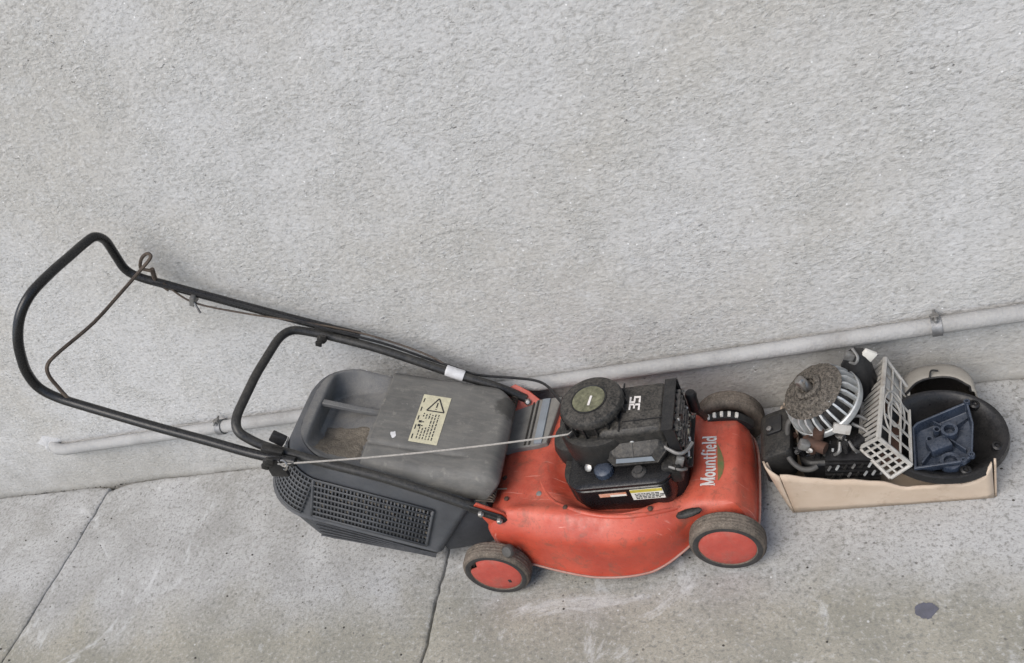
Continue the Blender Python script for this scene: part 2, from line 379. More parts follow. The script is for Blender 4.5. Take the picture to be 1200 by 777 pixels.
for k in range(len(JO)-1):
    for r_ in range(6): slab(JO[k], JO[k+1], k, k+1, -3.204-1.6*(r_+1), -3.204-1.6*r_-.004, .2)

# wall: one rendered face, gently uneven, with real thickness
xs = np.concatenate([np.arange(-7, -3.2, .08), np.arange(-3.2, .6, .012), np.arange(.6, 4, .08)]); zs = np.concatenate([np.arange(-.06, 1.6, .012), np.arange(1.6, 5.0, .08)])
X, Z = np.meshgrid(xs, zs, indexing='ij')
Yw = .006*fbm(X*1.7, Z*1.7) + .003*fbm(X*9, Z*9) + .0022*fbm(X*28, Z*28)
Yw = Yw - .006*np.exp(-np.clip(Z, 0, 9)/.018)*(1+3*fbm(X*6, Z*0))
wall = root('rendered_wall', (0, 0, 0), 'long pale grey roughcast wall running behind the lawnmower and the box', 'wall')
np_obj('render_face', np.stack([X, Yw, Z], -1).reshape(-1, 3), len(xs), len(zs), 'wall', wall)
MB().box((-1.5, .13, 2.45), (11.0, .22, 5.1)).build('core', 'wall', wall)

# ------------------------------------------------------------------ pipe along the wall
pp = root('wall_pipe', (-1.1, -.02, .19), 'grey painted pipe clipped low along the rough wall', 'pipe')
path = [(1.9, -.026, .214)] + [(x, -.026+.0012*math.sin(x*3), .214+.003*math.sin(x*2.1)) for x in np.linspace(1.5, -2.40, 40)] + [(-2.46, -.026, .2155)]
path = path + [(-2.50, -.022, .217), (-2.525, -.010, .219), (-2.535, .012, .221)]
MB().tube(path, .0185, 18).build('pipe_run', 'pipe_paint', pp)
m = MB().grid(lambda a, b: (-2.552+.048*(1-a)*math.cos(6.283*b)*(1+.25*math.sin(3*6.283*b+1)+.15*math.sin(7*6.283*b)), -.010*math.sin(a*1.57)+.002-.002*math.sin(b*44)*a*(1-a), .226+.034*(1-a)*math.sin(6.283*b)*(1+.3*math.sin(6.283*b*2)+.15*math.sin(5*6.283*b))), 8, 30)
m.build('plaster_patch', 'plaster', pp)
for x in (.079, -1.83):
    zc = .214+.003*math.sin(x*2.1)
    c = MB().lathe([(.0187, -.010), (.0225, -.010), (.0225, .010), (.0195, .010), (.0195, -.010)], (x, -.026, zc), (1, 0, 0), 24, False).build('pipe_clip', 'zinc', pp)
    b = MB().box((x, -.026, zc+.026), (.016, .012, .012)).box((x, -.002, zc), (.014, .012, .014)); b.cyl((x, -.044, zc+.028), (x, -.008, zc+.028), .0035, 8)
    b.build('clip_bolt', 'dull_metal', c, bevel=.0015)
# a flat dark spot of tar on the slab
pts = [(-.028+.0185*math.cos(a)*(1+.13*math.sin(2*a+.5)+.06*math.sin(5*a+1)+.03*math.sin(9*a)), -.556+.0165*math.sin(a)*(1+.10*math.sin(3*a)+.04*math.sin(8*a)), 0) for a in np.linspace(0, 6.283, 61)[:-1]]
MB().prism([(p[0]+.0008*math.sin(p[1]*2900), p[1]+.0008*math.sin(p[0]*2500)) for p in pts], lambda x, y, h: (x, y, h), -.004, .0026).build('tar_spot', 'tar', g, bevel=.001)

m = MB()
for k in range(520):
    x_, y_ = random.uniform(-2.9, .3), -random.random()**(1.5 if k < 150 else 7)*.75-.006; r_ = random.uniform(.0012, .0034)
    m.loft([[(x_+r_*q*math.cos(a+k), y_+r_*q*.8*math.sin(a+k), -.0015+r_*h) for a in np.linspace(0, 6.283, 7)[:-1]] for q, h in ((.8, 0), (1, .6), (.5, 1.3))])
gr = m.build('loose_grit', 'gap_dirt'); gr['kind'] = 'stuff'; gr['label'] = 'tiny dark crumbs of grit scattered on the concrete'; gr['category'] = 'grit'
# ------------------------------------------------------------------ lawnmower
mow = root('lawnmower', (-.64, -.255, 0), 'dirty red petrol lawnmower with black engine and grey grass catcher beside the wall', 'lawnmower')
# deck --------------------------------------------------------------
EC = (-.60, -.255)
OUT = chaikin([(-.905, -.40, 0), (-.90, -.428, 0), (-.83, -.437, 0), (-.76, -.456, 0), (-.68, -.470, 0), (-.60, -.473, 0), (-.53, -.458, 0), (-.48, -.425, 0), (-.455, -.402, 0),
    (-.40, -.395, 0), (-.350, -.393, 0), (-.333, -.391, 0), (-.325, -.384, 0), (-.323, -.36, 0), (-.322, -.27, 0), (-.323, -.20, 0), (-.330, -.155, 0), (-.345, -.130, 0), (-.37, -.122, 0), (-.42, -.120, 0), (-.48, -.095, 0),
    (-.53, -.058, 0), (-.60, -.045, 0), (-.70, -.045, 0), (-.83, -.06, 0), (-.895, -.065, 0), (-.907, -.09, 0), (-.910, -.25, 0)], 2)
_th = np.array([math.atan2(p.y-EC[1], p.x-EC[0]) for p in OUT]); _rr = np.array([math.hypot(p.x-EC[0], p.y-EC[1]) for p in OUT])
_o = np.argsort(_th); _th, _rr = _th[_o], _rr[_o]
def rout(th): return float(np.interp(th, _th, _rr, period=2*math.pi))
def sstep(a, b, x): t = min(1, max(0, (x-a)/(b-a))); return t*t*(3-2*t)
def deck_top(x, y):
    th = math.atan2(y-EC[1], x-EC[0]); d = math.hypot(x-EC[0], y-EC[1]); Ro = rout(th); e = max(0., Ro-d)
    z = float(np.interp(x, [-.92, -.80, -.70, -.60, -.50, -.44, -.36, -.30], [.188, .190, .186, .176, .160, .148, .140, .133]))
    z += .016*math.exp(-((e-.055)/.030)**2)*sstep(.04, -.09, y+.30)*sstep(-.44, -.52, x)      # raised volute
    z -= .032*sstep(.172, .135, d)
    z -= .012*math.exp(-((x+.468)/.018)**2)*sstep(.0, .05, e)                                   # fold before the front hood
    fr = sstep(.52, .40, abs(th+.03)); z -= 1.5*max(0, x+.352)*fr        # folded front edge of the hood
    wd = .055-.047*fr
    if e < wd: t = 1-e/wd; z -= (.046-.034*fr)*(1-math.sqrt(max(0, 1-t*t)))
    return z
rings = []; N = 132; TH = np.linspace(-math.pi, math.pi, N+1)[:-1]
for s_ in (.05, .2, .32, .42, .5, .56, .61, .66, .70, .74, .78, .82, .85, .88, .91, .935, .955, .972, .985, .994, .9985):
    rings.append([(EC[0]+rout(t)*s_*math.cos(t), EC[1]+rout(t)*s_*math.sin(t), 0) for t in TH]); rings[-1] = [(x, y, deck_top(x, y)) for x, y, _ in rings[-1]]
last = rings[-1]
def lipz(x): return float(np.interp(x, [-.92, -.83, -.68, -.55, -.45, -.30], [.062, .054, .036, .036, .056, .058]))
def off(t, d, zf):
    r_ = rout(t)+d; x, y = EC[0]+r_*math.cos(t), EC[1]+r_*math.sin(t); return (x, y, zf(x, y))
for f_ in (.35, .7, 1.0): rings.append([off(t, 0, lambda x, y: None) for t in TH]); rings[-1] = [(p[0], p[1], l[2]*(1-f_)+(lipz(p[0])+.006)*f_) for p, l in zip(rings[-1], last)]
rings.append([off(t, .002, lambda x, y: lipz(x)+.001) for t in TH]); rings.append([off(t, .006, lambda x, y: lipz(x)) for t in TH])
rings.append([off(t, .006, lambda x, y: lipz(x)-.0025) for t in TH]); rings.append([off(t, -.004, lambda x, y: lipz(x)-.002) for t in TH])
deck = MB().loft(rings, True, False).build('deck', 'red_paint', mow, smooth=50)
MB().tube([off(t, .0045, lambda x, y: lipz(x)) for t in TH], .0026, 6, True).build('rim_lip', 'worn_lip', deck)
# pressed bead round the engine well
bead = [(EC[0]+.186*math.cos(R(a))*1.02, EC[1]-.004+.168*math.sin(R(a))) for a in range(192, 330, 3)]
MB().tube([(x, y, deck_top(x, y)-.0034-.003*abs(i/len(bead)-.5)**2*4) for i, (x, y) in enumerate(bead)], .0058, 10).build('pressed_bead', 'red_paint', deck)
for x_, y_ in ((-.868, -.30), (-.845, -.37), (-.52, -.405), (-.70, -.405)):
    MB().lathe([(.006, 0), (.006, .003), (.004, .0045), (.0002, .0048)], (x_, y_, deck_top(x_, y_)-.0006), (0, -.15, 1), 6).build('deck_screw', 'rust_brown', deck)
# lettering drawn as strokes lying on the hood -------------------------
def arc(cx_, cy_, rx, ry, a0, a1, n=12): return [(cx_+rx*math.cos(R(a0+(a1-a0)*k/n)), cy_+ry*math.sin(R(a0+(a1-a0)*k/n))) for k in range(n+1)]
GL = {  # advance, list of (polyline, width)
 'M': (.98, [([(.14, 0), (.14, 1)], .10), ([(.14, .98), (.46, .10)], .18), ([(.46, .10), (.78, .98)], .10), ([(.80, 0), (.80, 1)], .18), ([(.02, .03), (.27, .03)], .07), ([(.64, .03), (.96, .03)], .07), ([(.02, .97), (.22, .97)], .07), ([(.76, .97), (.96, .97)], .07)]),
 'o': (.62, [(arc(.30, .33, .21, .29, 0, 360, 20), .15)]),
 'u': (.68, [([(.14, .64), (.14, .25)] + arc(.29, .22, .15, .18, 180, 300, 8), .16), ([(.52, .64), (.52, 0)], .16), ([(.02, .62), (.14, .62)], .07), ([(.42, .62), (.52, .62)], .07), ([(.52, .03), (.64, .03)], .07)]),
 'n': (.68, [([(.14, .64), (.14, 0)], .16), (arc(.33, .40, .19, .21, 160, 0, 8)+[(.52, 0)], .15), ([(.02, .62), (.14, .62)], .07), ([(.02, .03), (.26, .03)], .07), ([(.40, .03), (.64, .03)], .07)]),
 't': (.44, [([(.18, .84), (.18, .16)]+arc(.29, .15, .11, .12, 180, 300, 6), .15), ([(.02, .61), (.40, .61)], .08)]),
 'f': (.44, [([(.18, 0), (.18, .78)]+arc(.30, .80, .12, .17, 180, 40, 8), .15), ([(.02, .61), (.38, .61)], .08), ([(.06, .03), (.32, .03)], .07)]),
 'i': (.34, [([(.17, .62), (.17, 0)], .16), ([(.17, .80), (.17, .96)], .17), ([(.04, .62), (.17, .62)], .07), ([(.04, .03), (.30, .03)], .07)]),
 'e': (.58, [(arc(.29, .33, .20, .29, -40, -300, 16), .14), ([(.10, .36), (.50, .36)], .08), (arc(.29, .33, .20, .29, 60, 8, 5), .12)]),
 'l': (.34, [([(.17, 1.0), (.17, 0)], .16), ([(.04, .98), (.17, .98)], .07), ([(.04, .03), (.30, .03)], .07)]),
 'd': (.66, [(arc(.28, .33, .19, .29, 20, 340, 16), .14), ([(.50, 1.0), (.50, 0)], .16), ([(.38, .98), (.50, .98)], .07), ([(.50, .03), (.62, .03)], .07)]),
 '3': (.74, [([(.08, .92), (.62, .92), (.62, .52), (.22, .52)], .17), ([(.62, .52), (.62, .08), (.06, .08)], .17)]),
 '5': (.74, [([(.64, .92), (.12, .92), (.12, .54), (.62, .54), (.62, .08), (.06, .08)], .17)]),
 '!': (.3, [([(.15, 1.), (.15, .35)], .16), ([(.15, .14), (.15, .0)], .16)]),
}
def strokes(mb, text, fn, slant=0, sx=1.0, bold=1.0):
    x0 = 0
    for ch in text:
        adv, st = GL[ch]
        for pl, wd in st:
            seg = []
            for a, b in zip(pl[:-1], pl[1:]):
                L_ = math.hypot(b[0]-a[0], b[1]-a[1]); k = max(1, int(L_/.25))
                seg += [(a[0]+(b[0]-a[0])*i/k, a[1]+(b[1]-a[1])*i/k) for i in range(k)]
            seg.append(pl[-1]); V = []; n = len(seg)
            for i in range(n):
                a = seg[max(0, i-1)]; b = seg[min(n-1, i+1)]; L_ = math.hypot(b[0]-a[0], b[1]-a[1]) or 1
                nx, ny = -(b[1]-a[1])/L_*wd*bold/2, (b[0]-a[0])/L_*wd*bold/2
                if 0 < i < n-1:
                    d1 = (seg[i][0]-seg[i-1][0], seg[i][1]-seg[i-1][1]); d2 = (seg[i+1][0]-seg[i][0], seg[i+1][1]-seg[i][1])
                    cs = (d1[0]*d2[0]+d1[1]*d2[1])/((math.hypot(*d1)*math.hypot(*d2)) or 1); q = 1/max(.6, math.sqrt(max(0, (1+cs)/2))); nx *= q; ny *= q
                for sg in (1, -1):
                    px, py = seg[i][0]+sg*nx, seg[i][1]+sg*ny
                    V.append(fn((x0+px+slant*py)*sx, py))
            mb.add(V, [(2*i, 2*i+1, 2*i+3, 2*i+2) for i in range(n-1)])
        x0 += adv
    return x0*sx
k_ = .137/5.76*1.0; H_ = .030
def on_deck(a, b): x, y = -.394 - b*H_, -.338 + a*k_; return (x, y, deck_top(x, y)+.0016)
m = MB(); strokes(m, 'Mountfield', on_deck, bold=1.22); m.build('lettering', 'white_print', deck, smooth=0)
m = MB().grid(lambda a, b: (lambda x, y: (x, y, deck_top(x, y)+.0010))(-.392+.0135*math.sin(math.pi*a**.8)*b+.004*(1-a), -.325+.105*a), 14, 4)
m.build('leaf_emblem', 'green_print', deck, smooth=0)
# bolt and chips on the deck
MB().lathe([(.0065, 0), (.0065, .0015), (.004, .0025), (.0002, .0027)], (-.775, -.353, deck_top(-.775, -.353)-.0008), (0, -.2, 1), 14).build('deck_rivet', 'hinge_grey', deck)
# rear plate between catcher flap and engine
m = MB().prism([(-.884, -.075), (-.884, -.226), (-.800, -.222), (-.775, -.216), (-.757, -.075)], lambda x, y, h: (x, y, h), .17, .204)
hp = m.build('hinge_plate', 'hinge_grey', mow, bevel=.003)
for x_ in (-.829, -.818): MB().box((x_, -.15, .2045), (.004, .138, .004)).build('groove_strip', 'dusty_black', hp)
MB().box((-.796, -.149, .205), (.020, .140, .006), bev=.001).build('edge_strip', 'hinge_and_highlight_blue', hp)
# handle brackets
bp = [(-.893, -.060, .243), (-.868, -.056, .250), (-.838, -.062, .226), (-.812, -.074, .196), (-.812, -.110, .186), (-.850, -.108, .196), (-.888, -.104, .206)]
bk = MB().loft([[(x, y, z-.012) for x, y, z in bp], bp]).build('handle_bracket', 'red_paint', mow, bevel=.003)
MB().lathe([(.0085, -.003), (.0085, .006), (.005, .009), (0, .0095)], (-.843, -.086, .212), (.25, -.75, .6), 6).build('bracket_bolt', 'steel', bk)
m = MB().prism([(-.897, .205), (-.905, .238), (-.89, .250), (-.842, .210), (-.835, .188), (-.85, .170), (-.89, .165)], lambda x, z, h: (x, h, z), -.4145, -.4095)
bk = m.build('handle_bracket', 'red_paint', mow, bevel=.001)
for x_, z_ in ((-.886, .226), (-.853, .196)): MB().lathe([(.0075, -.002), (.0075, .004), (.005, .007), (0, .0075)], (x_, -.423, z_), (0, -1, 0), 6).build('bracket_bolt', 'steel', bk)
m = MB().prism([(-.915, .232), (-.905, .251), (-.845, .208), (-.838, .190), (-.850, .178)], lambda x, z, h: (x, h, z), -.4205, -.4155).build('link_plate', 'black_plastic', bk, bevel=.002)
# hinge springs
for (yy, xx, zz) in ((-.372, -.872, .222), (-.098, -.872, .228)):
    pth = [(xx+.008*math.cos(t), yy+.0011*t-.018, zz+.008*math.sin(t)) for t in np.linspace(0, 2*math.pi*5, 60)]
    MB().tube([(xx-.03, yy-.02, zz+.012)]+pth+[(xx+.03, yy+.02, zz-.006)], .0018, 6).build('hinge_spring', 'rust_wire', mow)

# wheels --------------------------------------------------------------
def wheel(x, yo, side, chip=False, R_=.0775, wd=.043):
    # outer face at y=yo, facing side (-1 towards the open side)
    ax = (0, side, 0); c = (x, yo-side*wd, R_)
    prof = [(.050, .004), (.060, 0), (.070, .001), (R_-.003, .004), (R_, .008), (R_, wd-.008), (R_-.003, wd-.003), (R_-.010, wd), (.061, wd-.001), (.0585, wd-.003), (.057, wd-.012), (.050, wd-.014), (.050, .004)]
    ty = MB().lathe(prof, c, ax, 48, False).build('wheel', 'rubber', mow, smooth=30)
    rg = MB()
    for k in range(3): rg.lathe([(R_+.0002, .012+.008*k), (R_+.0009, .0135+.008*k), (R_+.0009, .0155+.008*k), (R_+.0002, .017+.008*k)], c, ax, 48, False)
    rg.build('tread', 'rubber', ty, smooth=20)
    sw = MB().lathe([(.0605, wd-.0005), (.066, wd+.0008), (.0705, wd-.0002)], c, ax, 48, False); sw.build('sidewall', 'rubber_dark', ty)
    prof = [(.0585, wd-.006), (.0585, wd-.003), (.056, wd-.0015), (.040, wd+.001), (.018, wd+.0022), (0.0005, wd+.0024)]
    if chip:
        cap = MB(); mm = Vector(ax).to_track_quat('Z', 'Y').to_matrix(); nn = 60; rg_ = []
        for r_, h in prof:
            row = []
            for j in range(nn):
                a = 2*math.pi*j/nn; p0 = mm @ Vector((math.cos(a), math.sin(a), 0)); an = math.degrees(math.atan2(p0.z, p0.x))
                cut = 1.0 if not (120 < an < 158) else 1-.22*math.sin(math.pi*(an-120)/38)
                row.append(Vector(c) + mm @ Vector((min(r_, .0585*cut)*math.cos(a), min(r_, .0585*cut)*math.sin(a), h)))
            rg_.append(row)
        cap.loft(rg_, True, False)
    else:
        cap = MB().lathe(prof, c, ax, 48, False)
    cap.build('hub_cap', 'red_plastic', ty, smooth=45)
    bk_ = MB().lathe([(.0005, .022), (.030, .022), (.0505, .018), (.0505, .015), (.03, .016), (.0005, .016)], c, ax, 32, False)
    bk_.lathe([(.014, -.02), (.014, .02)], c, ax, 18); bk_.build('hub', 'rubber_dark', ty)
    if chip:
        MB().box((x+.026, yo+side*.0012, R_-.022), (.007, .002, .011), bev=.0008).build('hub_dark_mark', 'ink', ty)  # raised black block, painted dark for the inside of a hole
    return ty
wheel(-.381, -.4495, -1); wheel(-.900, -.4835, -1, True); wheel(-.381, -.072, 1); wheel(-.900, -.016, 1)
for x in (-.381, -.900): MB().cyl((x, -.43, .0775), (x, -.06, .0775), .007, 12).build('axle', 'dull_metal', mow)
m = MB().lathe([(.013, 0), (.0145, .004), (.0145, .013), (.011, .018), (.004, .020), (.0003, .020)], (-.842, -.462, .142), (-.1, -.75, .6), 16); m.build('height_knob', 'hose_grey', mow)
# front lever knob by the wheel, flattened
m = MB().loft([[(-.472+.056*t, -.410+.006*t+w_*math.cos(a)*.85, .147+.008*t+w_*.6*math.sin(a)) for a in np.linspace(0, 6.283, 13)[:-1]] for t, w_ in ((0, .002), (.08, .009), (.35, .0125), (.65, .0115), (.9, .008), (1, .002))])
m.build('lever_knob', 'dusty_black', mow)
# height lever and toothed rack at the far front wheel
lv = MB().tube(crom([(-.405, -.135, .10), (-.418, -.148, .15), (-.428, -.158, .190), (-.431, -.160, .205)], 5), .0075, 10).build('height_lever', 'rust_brown', mow)
MB().lathe([(.009, 0), (.0125, .006), (.012, .040), (.0135, .050), (.010, .058), (.0003, .060)], (-.4315, -.160, .190), (.05, .02, 1), 14).build('lever_grip', 'black_plastic', lv)
rk = MB().prism([(-.385+.072*math.cos(a), .080+.072*math.sin(a)) for a in np.linspace(R(25), R(150), 20)] + [(-.385+.045*math.cos(a), .080+.045*math.sin(a)) for a in np.linspace(R(150), R(25), 20)], lambda x, z, h: (x, h, z), -.158, -.138).build('height_rack', 'black_plastic', mow)
for a in np.linspace(R(62), R(125), 6):
    MB().box((-.385+.074*math.cos(a), -.148, .080+.074*math.sin(a)), (.007, .012, .008), Matrix.Rotation(-(a-math.pi/2), 3, 'Y'), bev=.001).build('rack_tooth', 'label_white', rk)

# engine ----------------------------------------------------------------
eng = MB().prism(rrect(-.712, -.452, -.372, -.14, .06), lambda x, y, h: (x, y, h), .13, .215).build('engine', 'dusty_black', mow, bevel=.006)
# blower housing: round at the recoil, box towards the front
bh = MB().lathe([(.060, .185), (.078, .20), (.088, .225), (.0905, .26), (.090, .300), (.086, .312), (.074, .316), (.002, .316)], (-.608, -.255, 0), (0, 0, 1), 44, False)
bh.build('blower_housing', 'dusty_black', eng)
MB().loft([rr_ for rr_ in [[(x, y, z) for x, y in rrect(-.60+i, -.456-i, -.328+i, -.194-i, .012)] for i, z in ((0, .20), (0, .318), (.0025, .326), (.008, .331))]]).build('cylinder_cowl', 'dusty_top', eng)
MB().box((-.548, -.257, .3315), (.003, .135, .003)).build('cowl_seam', 'black_plastic', eng)
MB().box((-.500, -.300, .3315), (.085, .002, .003)).build('cowl_seam', 'black_plastic', eng)
# air ducts under the housing's left flank
MB().loft([[(-.700+r_*1.0*math.cos(a), -.238+r_*1.25*math.sin(a), z) for a in np.linspace(0, 6.283, 25)[:-1]] for r_, z in ((.030, .175), (.040, .195), (.042, .225), (.036, .243), (.020, .250))]).build('intake_elbow', 'dusty_black', eng)
# recoil cap with finger slots
rc = MB().lathe([(.0705, .346), (.0700, .356), (.066, .362), (.058, .3645), (.040, .366), (.0005, .3665)], (-.608, -.255, 0), (0, 0, 1), 44, False)
rc.lathe([(.0705, .346), (.062, .346), (.060, .314), (.0745, .314), (.0735, .322)], (-.608, -.255, 0), (0, 0, 1), 44, False)
rco = rc.build('recoil_cap', 'dusty_top', eng)
for k in range(17):
    a = 2*math.pi*k/17+.1
    MB().box((-.608+.070*math.cos(a), -.255+.070*math.sin(a), .333), (.006, .0034, .032), Matrix.Rotation(a, 3, 'Z')).build('recoil_fin', 'dusty_black', eng)
MB().lathe([(.036, 0), (.036, .0012), (.0003, .0013)], (-.610, -.256, .3662), (0, 0, 1), 32).build('recoil_label', 'gold_label', eng)
MB().box((-.606, -.262, .368), (.005, .026, .0012), Matrix.Rotation(R(-8), 3, 'Z')).build('label_stripe', 'white_print', eng)
MB().lathe([(.0400, 0), (.0400, .0022), (.0375, .0026), (.0365, .0012)], (-.610, -.256, .3655), (0, 0, 1), 36, False).build('label_rim', 'black_plastic', eng)
MB().box((-.656, -.312, .328), (.018, .016, .012), Matrix.Rotation(R(40), 3, 'Z'), bev=.003).build('cord_guide', 'black_plastic', eng)
m = MB(); strokes(m, '35', lambda a, b: (-.507-.0245*b, -.275+.0305*a, .3328), .12, .92); m.build('engine_number', 'white_print', eng, smooth=0)
# air filter cover: an eight sided lid with a sloping lower face
FE1 = Vector((1, -.03, 0)).normalized(); FN = Vector((.02, -.56, .83)).normalized(); FE2 = FN.cross(FE1).normalized(); FO = Vector((-.529, -.322, .283))
oc = [(-.071, .012), (-.048, .041), (.050, .041), (.071, .018), (.071, -.016), (.050, -.041), (-.046, -.043), (-.071, -.018)]
def ocr(k, d, sy=0): return [FO + FE1*x*k + FE2*(y*k+sy) + FN*d for x, y in oc]
MB().loft([ocr(.86, -.062), ocr(.98, -.030), ocr(1.0, -.010), ocr(1.0, .0), ocr(.97, .003), ocr(.955, .001), ocr(.93, .002), ocr(.80, .014, .006), ocr(.76, .0155, .006)]).build('air_filter_cover', 'dusty_top', eng, bevel=.0012)
MB().lathe([(.0065, 0), (.0065, .002), (.004, .004), (.0003, .0042)], FO+FN*.0145+FE2*.008, tuple(FN), 12).build('filter_screw', 'steel', eng)
a_, b_ = [FO+FE1*x*.90+FE2*(-.041*.90)+FN*.0055 for x in (-.045, .048)]; c_, d_ = [FO+FE1*x*.82+FE2*(-.041*.80+.004)+FN*.0135 for x in (.048, -.045)]
MB().loft([[p_-FN*.001 for p_ in (a_, b_, c_, d_)], [p_+FN*.0008 for p_ in (a_, b_, c_, d_)]]).build('filter_highlight', 'hinge_and_highlight_blue', eng)  # bluish highlight on the sloping face, put in as a pale plate
MB().box(FO+FE2*-.002+FN*.0162, (.0016, .055, .0016), Matrix.Rotation(R(34), 3, 'X')).build('filter_seam', 'black_plastic', eng)
MB().lathe([(.009, 0), (.009, .006), (.005, .008), (.0003, .008)], (-.638, -.340, .246), (-.2, -.7, .7), 8).build('housing_bolt', 'steel', eng)
# fuel tank
tk = MB().loft([[(x, y, z) for x, y in rrect(-.684+i, -.462-i, -.388+i*.8, -.25, .032)] for i, z in ((.012, .138), (.003, .165), (0, .180), (0, .222), (.003, .224), (.003, .229), (-.002, .231), (-.002, .236), (.004, .239), (.02, .242))])
tk.build('fuel_tank', 'gloss_black', eng, smooth=50)
fc = MB().lathe([(.019, 0), (.0195, .010), (.0185, .020), (.014, .0235), (.0003, .0245)], (-.603, -.354, .236), (0, -.1, 1), 26)
for k in range(18):
    a = 2*math.pi*k/18; fc.box((-.603+.0192*math.cos(a), -.354+.0192*math.sin(a), .247), (.003, .003, .015), Matrix.Rotation(a, 3, 'Z'))
fc.build('fuel_cap', 'tray_plastic', eng)
MB().lathe([(.016, 0), (.016, .008), (.012, .012), (.010, .012), (.010, .016), (.0003, .017)], (-.527, -.362, .236), (0, 0, 1), 22).build('primer_bulb', 'rubber_dark', eng)
def ontank(mb, x0, x1, z0, z1, d): mb.box(((x0+x1)/2, -.3888-d, (z0+z1)/2), (x1-x0, .0012, z1-z0)); return mb
ontank(MB(), -.553, -.484, .186, .219, 0).build('tank_label', 'label_white', eng)
ontank(MB(), -.5525, -.4845, .2105, .2188, .0008).build('label_header', 'label_yellow', eng)
m = MB()
for k in range(4):
    x_ = -.545
    while x_ < -.492:
        w_ = random.uniform(.003, .009); ontank(m, x_, x_+w_, .1895+.0048*k, .1915+.0048*k, .0009); x_ += w_+.002
m.build('label_print', 'ink', eng)
ontank(MB(), -.622, -.562, .203, .213, 0).build('tank_strip', 'label_orange', eng); ontank(MB(), -.598, -.563, .2035, .2085, .0008).build('strip_print', 'label_white', eng)
# exhaust side: cylinder fins, muffler and its slotted guard
for k in range(7): MB().box((-.446, -.262, .205+.017*k), (.030, .112, .004)).build('cylinder_fin', 'muffler_metal', eng)
MB().box((-.447, -.262, .26), (.018, .085, .115)).build('muffler', 'rust_brown', eng, bevel=.006)
m = MB(); gx = lambda y, z: (-.433 - .05*(z-.22), y, z)
for y_ in np.linspace(-.330, -.196, 8): m.tube([gx(y_, .215), gx(y_, .325)], .0024, 5)
for z_ in np.linspace(.215, .325, 5): m.tube([gx(-.332, z_), gx(-.194, z_)], .0024, 5)
for y_ in (-.332, -.194): m.box((-.444, y_, .268), (.022, .004, .115))
m.box((-.447, -.263, .3285), (.024, .142, .004)).box((-.444, -.263, .209), (.04, .142, .004))
m.build('muffler_guard', 'black_plastic', eng)
m = MB().tube(crom([(-.470, -.330, .280), (-.440, -.345, .268), (-.424, -.335, .262), (-.412, -.315, .262)], 5), .004, 8).box((-.440, -.352, .250), (.016, .010, .026), Matrix.Rotation(.4, 3, 'Y'), bev=.002)
m.tube(crom([(-.462, -.362, .250), (-.440, -.368, .244), (-.430, -.358, .232), (-.440, -.346, .222)], 5), .003, 8); m.build('throttle_linkage', 'dull_metal', eng)
m = MB().box((-.462, -.340, .222), (.04, .05, .05), bev=.008).cyl((-.475, -.345, .23), (-.443, -.365, .245), .008, 12); m.build('carburettor', 'dusty_black', eng)
for k in range(14):
    y_ = random.uniform(-.325, -.20); z_ = random.uniform(.22, .31)
    q = MB().lathe([(.0045, 0), (.0045, .004), (.0025, .004), (.0025, .009), (.0002, .009)], (-.428-random.uniform(0, .012), y_, z_), (1, -.3, .5), 6) if k % 2 else MB().box((-.432, y_, z_), (.008, random.uniform(.006, .016), random.uniform(.003, .010)), Matrix.Rotation(random.uniform(-.8, .8), 3, 'X'), bev=.001)
    q.build('exhaust_fixing', random.choice(['steel', 'alloy', 'rust_brown', 'muffler_metal', 'black_plastic']), eng)
m = MB()
for k in range(26):
    a, b = random.uniform(-.33, -.2), random.uniform(.20, .32); s_ = random.uniform(.003, .008)
    m.box((-.431-.1*(b-.2), a, b), (s_, s_*1.4, s_), Matrix.Rotation(random.random()*3, 3, 'X'))
m.build('grass_clippings', 'label_cream', eng)['kind'] = 'stuff'
eng_bolts = [(-.655, -.385, .150), (-.470, -.376, .158)]

# grass catcher ----------------------------------------------------------
TL = R(32); U = Vector((-math.cos(TL), 0, math.sin(TL))); W = Vector((math.sin(TL), 0, math.cos(TL))); O_ = Vector((-.93, 0, .2))
def L(u, y, v): return O_ + U*u + W*v + Vector((0, y, 0))
def cring(v, u0, u1, y0, y1, r0, r1): return [L(u, y, v) for u, y in rrect(u0, u1, y0, y1, (r1, r0, r0, r1), 10)]
def rim_z(v): return v
def sring(dv, *k): return [L(p_[0], p_[1], dv-.20*p_[0]) for p_ in rrect(k[0], k[1], k[2], k[3], (k[5], k[4], k[4], k[5]), 10)]
cat = MB().loft([sring(-.216, .08, .36, -.36, -.125, .02, .05), sring(-.208, .055, .375, -.392, -.102, .02, .07), sring(-.195, .045, .40, -.400, -.094, .02, .09), cring(-.180, .042, .488, -.407, -.085, .02, .112), cring(-.177, .04, .492, -.413, -.079, .02, .115),
    cring(-.171, .04, .494, -.415, -.077, .02, .115), cring(-.166, .04, .488, -.411, -.081, .02, .113), cring(-.05, .015, .462, -.404, -.086, .02, .11), cring(.010, .0, .446, -.398, -.090, .02, .105), cring(.028, .002, .438, -.392, -.096, .02, .10), cring(.036, .008, .428, -.384, -.104, .02, .095)], True, False)
cato = cat.build('grass_catcher', 'catcher_plastic', mow, smooth=50)
